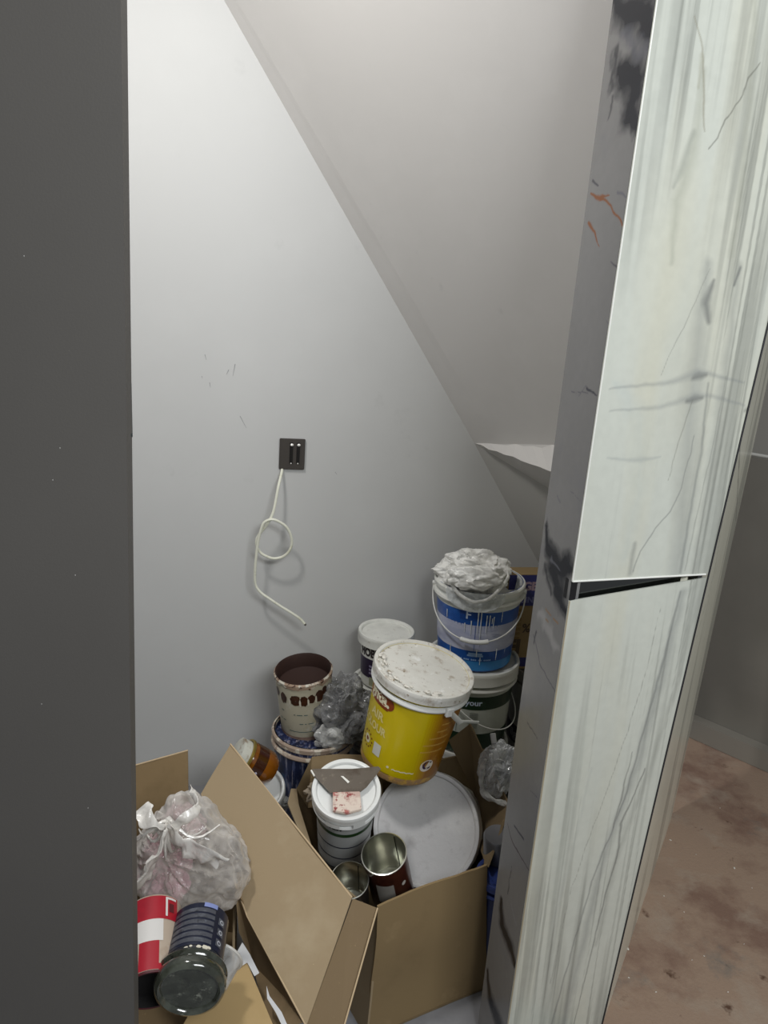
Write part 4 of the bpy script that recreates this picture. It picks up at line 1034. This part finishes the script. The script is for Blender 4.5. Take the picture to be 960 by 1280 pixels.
bmobj('knot', bm, film('bag_knot_film', 'e6e2db', .2, .2), bg, smooth=True)
bm = bmesh.new()
random.seed(11)
for k in range(16):
    a = random.uniform(-1.2, 1.5); L_ = random.uniform(.05, .11); d = Vector((sin(a), -.35, -cos(a) * .9)).normalized()
    st = kn + Vector((0, .01, -.005)); pts = [st + d * L_ * t + Vector((0, .05 * t * t - .012 * sin(t * 3), .012 * sin(t * 5 + k))) for t in np.linspace(0, 1, 8)]
    tube_bm(pts, lambda t: .0035 * (1 - t) + .0012, seg=6, bm=bm)
tag(bmobj('bag_pleat', bm, film('bag_knot_film', 'e6e2db', .2, .2), bg, smooth=True), kind='stuff')
pinkm = splat('pink_paper', 'c79aa4', [('d9b8bd', 12, .5, .15), ('a35a72', 22, .60, .08), ('ded6d2', 30, .58, .08)], rough=.6, bump=.5)
tag(crumple('paper_wad', P(205, 1092, 1.28), (.058, .05, .075), pinkm, None, seed=41, amp=.3, sub=5, fine=.25), 'crumpled pink paper wad in the lower left of the clear bag', 'paper')
tag(crumple('paper_wad', P(228, 1034, 1.33), (.045, .04, .045), plain('pink_pale', 'cbb2b2', .6, bump=.5, bscale=40), None, seed=42, amp=.3, sub=5, fine=.25), 'pale pink paper wad at the top of the clear bag', 'paper')
tag(crumple('paper_wad', P(262, 1085, 1.34), (.075, .06, .09), plain('taupe_wad', '8d857c', .6, bump=.5, bscale=30), None, seed=43, amp=.3, sub=5, fine=.2), 'grey-brown wad filling the right half of the clear bag', 'paper')

# white and red tin
rm_, rf_ = P(189, 1238, 1.0), P(192, 1140, 1.14)
M = frame(rf_, rm_, 0); H = (rm_ - rf_).length; rr = .052
e = thing('tin_can', 'red and white paint tin lying with its dark open end towards the door', 'tin', M)
redm = splat('red_tin_print', 'a5182a', [('8f1424', 12, .55, .15)], rough=.3); bei = splat('tin_beige', 'b5a594', [('a08c78', 18, .5, .15), ('c9c0b4', 30, .6, .1)], rough=.4)
lathe('body', [(0, 0), (rr * .97, 0), (rr, .003), (rr, H - .002), (rr * .97, H), (rr * .96, H * .3), (0, H * .3)], bei, e)
fR = lambda z: rr
import math as _m
# label blocks are placed on the side of the tin that faces up/viewer (found from the frame)
def face_angle(M):
    v = M.inverted() @ C0; return atan2(v.x, -v.y)
fa = face_angle(M)
patch('red_block', fR, fa - .95, fa + 1.5, .004, H * .34, redm, e, off=.0008)
patch('white_block', fR, fa - .35, fa + .55, H * .34, H * .62, plain('tin_white', 'd6d3cf', .4), e, off=.0008)
patch('red_block', fR, fa - .22, fa + .45, H * .62, H * .97, redm, e, off=.0009)
patch('red_ring', fR, fa - 1.3, fa - .22, H * .9, H * .985, redm, e, off=.0007)
lathe('dark_mouth', [(rr * .955, H + .0005), (rr * .95, H - .02), (0, H - .03)], plain('mouth_black', '0c0a0a', .8), e)
lathe('rim', [(rr, H - .004), (rr + .002, H - .002), (rr + .001, H + .001), (rr * .95, H + .0005)], plain('rim_maroon', '4e1820', .4), e)
patch('white_outline', fR, fa - .86, fa - .42, H * .04, H * .07, plain('tin_white', 'd6d3cf', .4), e, off=.0014); patch('white_outline', fR, fa - .50, fa - .42, H * .04, H * .30, plain('tin_white', 'd6d3cf', .4), e, off=.0014)
patch('white_square', fR, fa - .76, fa - .56, H * .12, H * .24, plain('square_maroon', '5c1a24', .4), e, off=.0014)

# black jar, glass foot towards the viewer
bm_, bf_ = P(236, 1241, .985), P(252, 1152, 1.13)
M = frame(bf_, bm_, 0); H = (bm_ - bf_).length; rj = 36 * mpp(P(245, 1190, 1.05))
e = thing('paint_jar', 'black ribbed jar with navy label lying beside the red tin, round glass end facing out', 'jar', M)
blackp = splat('black_jar_body', '23252c', [('2c2f38', 20, .5, .2), ('6d7078', 50, .72, .05)], rough=.22, coat=.5)
glass_e = splat('smoky_glass_end', '34372f', [('4a4e45', 22, .48, .15), ('191a16', 20, .56, .1), ('85887c', 46, .60, .08)], rough=.12, coat=.8)
rj2 = 45 * mpp(bm_)
lathe('body', [(0, 0), (rj * .9, 0), (rj, .006), (rj, H * .68), (rj * .98, H * .72)], blackp, e)
lathe('glass_end', [(rj * .96, H * .70), (rj2 * .97, H * .745), (rj2, H * .77), (rj2 * .97, H * .80), (rj2 * .93, H * .82), (rj2 * .99, H * .86), (rj2 * 1.0, H * .93), (rj2 * .95, H * .98), (rj2 * .86, H * 1.0), (rj2 * .80, H * .985), (rj2 * .76, H * .95), (rj2 * .3, H * .94), (0, H * .945)], glass_e, e)
fa = face_angle(M); fR = lambda z: rj
lab = splat('label_charcoal', '4a4c54', [('5c5f67', 40, .5, .1), ('35373e', 60, .56, .1)], rough=.35); nav = plain('navy_panel', '1a1f33', .3)
patch('navy_panel', fR, fa - 1.15, fa + 1.2, .006, H * .66, nav, e, off=.0006)
for k in range(6):
    patch('label_strip', fR, fa - .45, fa + 1.1, H * (.12 + k * .088), H * (.12 + k * .088 + .06), lab, e, off=.0012)
patch('label_badge', fR, fa - .5, fa - .0, H * .035, H * .10, plain('badge_periwinkle', '8591c4', .4), e, off=.0013)
for k in range(3):
    patch('icon_tile', fR, fa - .92, fa - .62, H * (.19 + k * .15), H * (.29 + k * .15), lab, e, off=.0013)
    disc_patch('icon', fR, fa - .77, H * (.24 + k * .15), .0048, plain('icon_white', 'b9bcc4', .5), e, hole=.003, off=.0018, n=10)
chip = plain('chip_cream', 'd5cfbd', .6)
for k, (t_, z_, r_) in enumerate([(.25, .70, .006), (.05, .705, .0045), (-.35, .72, .004), (.38, .69, .004), (-.2, .70, .003)]):
    disc_patch('paint_chip', lambda z: rj * 1.02, fa - t_, H * z_, r_, chip, e, off=.003, wob=.5, seed=k, n=12, sq=.7)

# clear plastic cup between the jar and the flap
cu, cv = P(282, 1183, 1.13), P(262, 1230, 1.06)
M = frame(cv, cu, 0); Hc = .10
e = thing('plastic_cup', 'clear crushed plastic cup between the black jar and the big cardboard flap', 'cup', M)
cf = film('cup_film', 'c2c1be', .5, .1)
lathe('wall', [(.030, -.02), (.036, .02), (.040, .05)], cf, e); lathe('lip', [(.040, .049), (.043, .050), (.044, .053), (.042, .055), (.039, .053)], plain('cup_lip', 'c9c6bf', .2), e)

# ------------------------------------------------------------------ right-hand background: printed carton, tubs, film
cpx = P(660, 712, 2.10)
e = thing('cardboard_box', 'tall brown carton with purple-blue bands printed AGE in the dark corner', 'box', Matrix.Translation((0, 0, 0)))
bx0 = P(641, 713, 2.10); bz = bx0.z
x0, x1, y0, y1 = bx0.x + .0, bx0.x + .24, 2.06, 2.20
zb0 = P(645, 838, 2.06).z
Mc = Matrix.Translation((x0, 2.06, 0)) @ Matrix.Rotation(A12, 4, 'Z')
e.matrix_world = Mc
pbx = splat('printed_cardboard', '8b7550', [('9a845e', 6, .5, .2), ('75613f', 30, .64, .08)], rough=.8)
Wc, Dc = .26, .07
HB = bz
box('body', (-.015, Wc, 0, Dc, zb0, HB), pbx, e, bevel=.002)
vio = plain('violet_print', '2d2f6e', .6, var=.2, vscale=20)
hB = HB - zb0
for a, b in ((.80, .995), (.60, .70), (.03, .13)):
    if a == .80: a = .68
    if a == .60: continue
    box('printed_band', (-.015, Wc, -.0008, 0, zb0 + hB * a, zb0 + hB * (b if b < .9 else 1.0) - .001), vio, e)
def flat_text(s, size, x, z, mat, par, y=-.0016, name='printed_lettering', bold=.001):
    me = text_mesh(s, size, align='LEFT', bold=bold); o = link(name, me, mat, par)
    o.matrix_local = Matrix.Translation((x, y, z)) @ Matrix.Rotation(pi / 2, 4, 'X'); return o
ora = plain('print_salmon', '9a8390', .6)
flat_text('AGE', .036, .008, zb0 + hB * .88, ora, e, bold=.002)
flat_text('CIUIN', .026, .0, zb0 + hB * .74, plain('print_violet_pale', '6c6c9c', .6), e)
pk = plain('print_dark_brown', '4a3826', .6)
for k in range(7): box('printed_panel', (-.012, .04, -.0009, 0, zb0 + hB * (.62 - k * .05), zb0 + hB * (.62 - k * .05) + .010), plain('print_ochre', '7a6034', .6), e)
flat_text('%', .04, .045, zb0 + hB * .44, pk, e); flat_text('FI', .065, .0, zb0 + hB * .24, pk, e, bold=.003)
Mcl = Mc.translation

# grey tub with dark lettered band, and stand for the carton
gt2 = Vector((Mcl.x + .10, Mcl.y + .0, zb0 - .006)); 
tb = P(648, 870, 1.98)
e, R, H = bucket('paint_bucket', 'grey-white bucket with black lettered band in the dark corner behind the jamb', Vector((.582, 2.13, zb0 - .008)), Vector((.582, 2.13, .0)), .128, .116, splat('tub_dingy', '8f8e88', [('83827c', 8, .5, .2), ('6a6862', 30, .62, .1)], rough=.5), splat('lid_dingy', '8b8983', [('7a7872', 10, .5, .15), ('5f5b55', 24, .64, .06)], rough=.6), skirt=.03, rim_m=plain('rim_dingy', '85837c', .5))
lathe('black_band', [(R(H * .60) + .0008, H * .62), (R(H * .5) + .0008, H * .50)], plain('band_black', '17171b', .4), e)
wrap_text('ilguelu', .04, R, -.62, H * .56, plain('print_grey2', '8b8b90', .5), e, bold=.001)

# clear wrap with white stick beside the carton flap
wc = P(622, 962, 1.60)
wr = tag(crumple('plastic_wrap', wc, (.048, .04, .075), film('clear_wrap', 'd8dadb', .78, .1), None, seed=51, amp=.25, sub=6, freq=2.0, fine=.12), 'clear glossy plastic wrap caught between the carton flap and the marble jamb', 'plastic wrap')
st = thing('paint_stick', 'short white stick poking up out of the clear plastic wrap', 'stick', Matrix.Translation(P(620, 950, 1.62)))
o_ = P(620, 950, 1.62)
s_top, s_bot = P(616, 917, 1.64) - o_, P(622, 958, 1.62) - o_
tube('shaft', [s_bot, s_top], .0072, plain('stick_white', 'dedede', .4), st, flat=.6, seg=8)
tube('tip_band', [s_top.lerp(s_bot, .28), s_top.lerp(s_bot, .31)], .0076, plain('stick_grey', 'a9a9a9', .4), st, flat=.6, seg=8)
bm = bmesh.new()
tube_bm(smooth_path([P(606, 950, 1.58), P(601, 970, 1.575), P(604, 990, 1.57), P(613, 998, 1.565), P(628, 1004, 1.56), P(638, 1006, 1.56)], 5), lambda t: .005 + .004 * sin(t * 9) ** 2, seg=10, bm=bm)
for v in bm.verts: v.co += Vector((noise.noise(v.co * 70), noise.noise(v.co * 70 + Vector((3, 0, 0))), noise.noise(v.co * 70 + Vector((0, 5, 0))))) * .005
bmobj('rolled_edge', bm, film('bright_film', 'd0d0cd', .5, .12), wr, smooth=True)

# grey metal pot and blue tub between carton and jamb
gp = P(622, 1040, 1.48)
M = frame(gp + Vector((.02, .02, -.16)), gp)
e = thing('metal_pot', 'dull grey metal pot squeezed between the carton and the marble jamb', 'pot', M)
rg = .034
lathe('body', [(0, 0), (rg, 0), (rg, .07), (rg + .002, .075), (rg, .08), (rg, .085), (rg + .002, .09), (rg, .095), (rg, .15), (rg * .9, .155), (0, .15)], plain('dull_zinc', '77777a', .35, .6), e)
bt2 = P(626, 1105, 1.40)
e, R, H = bucket('paint_tub', 'dark blue tub low between the carton corner and the jamb', Vector((bt2.x, bt2.y + .03, bt2.z)), Vector((bt2.x, bt2.y + .03, 0)), .045, .042, plain('tub_navy', '1b2a5a', .45), plain('lid_blue', '24356e', .45), skirt=.014, rim_m=plain('lid_blue', '24356e', .45))
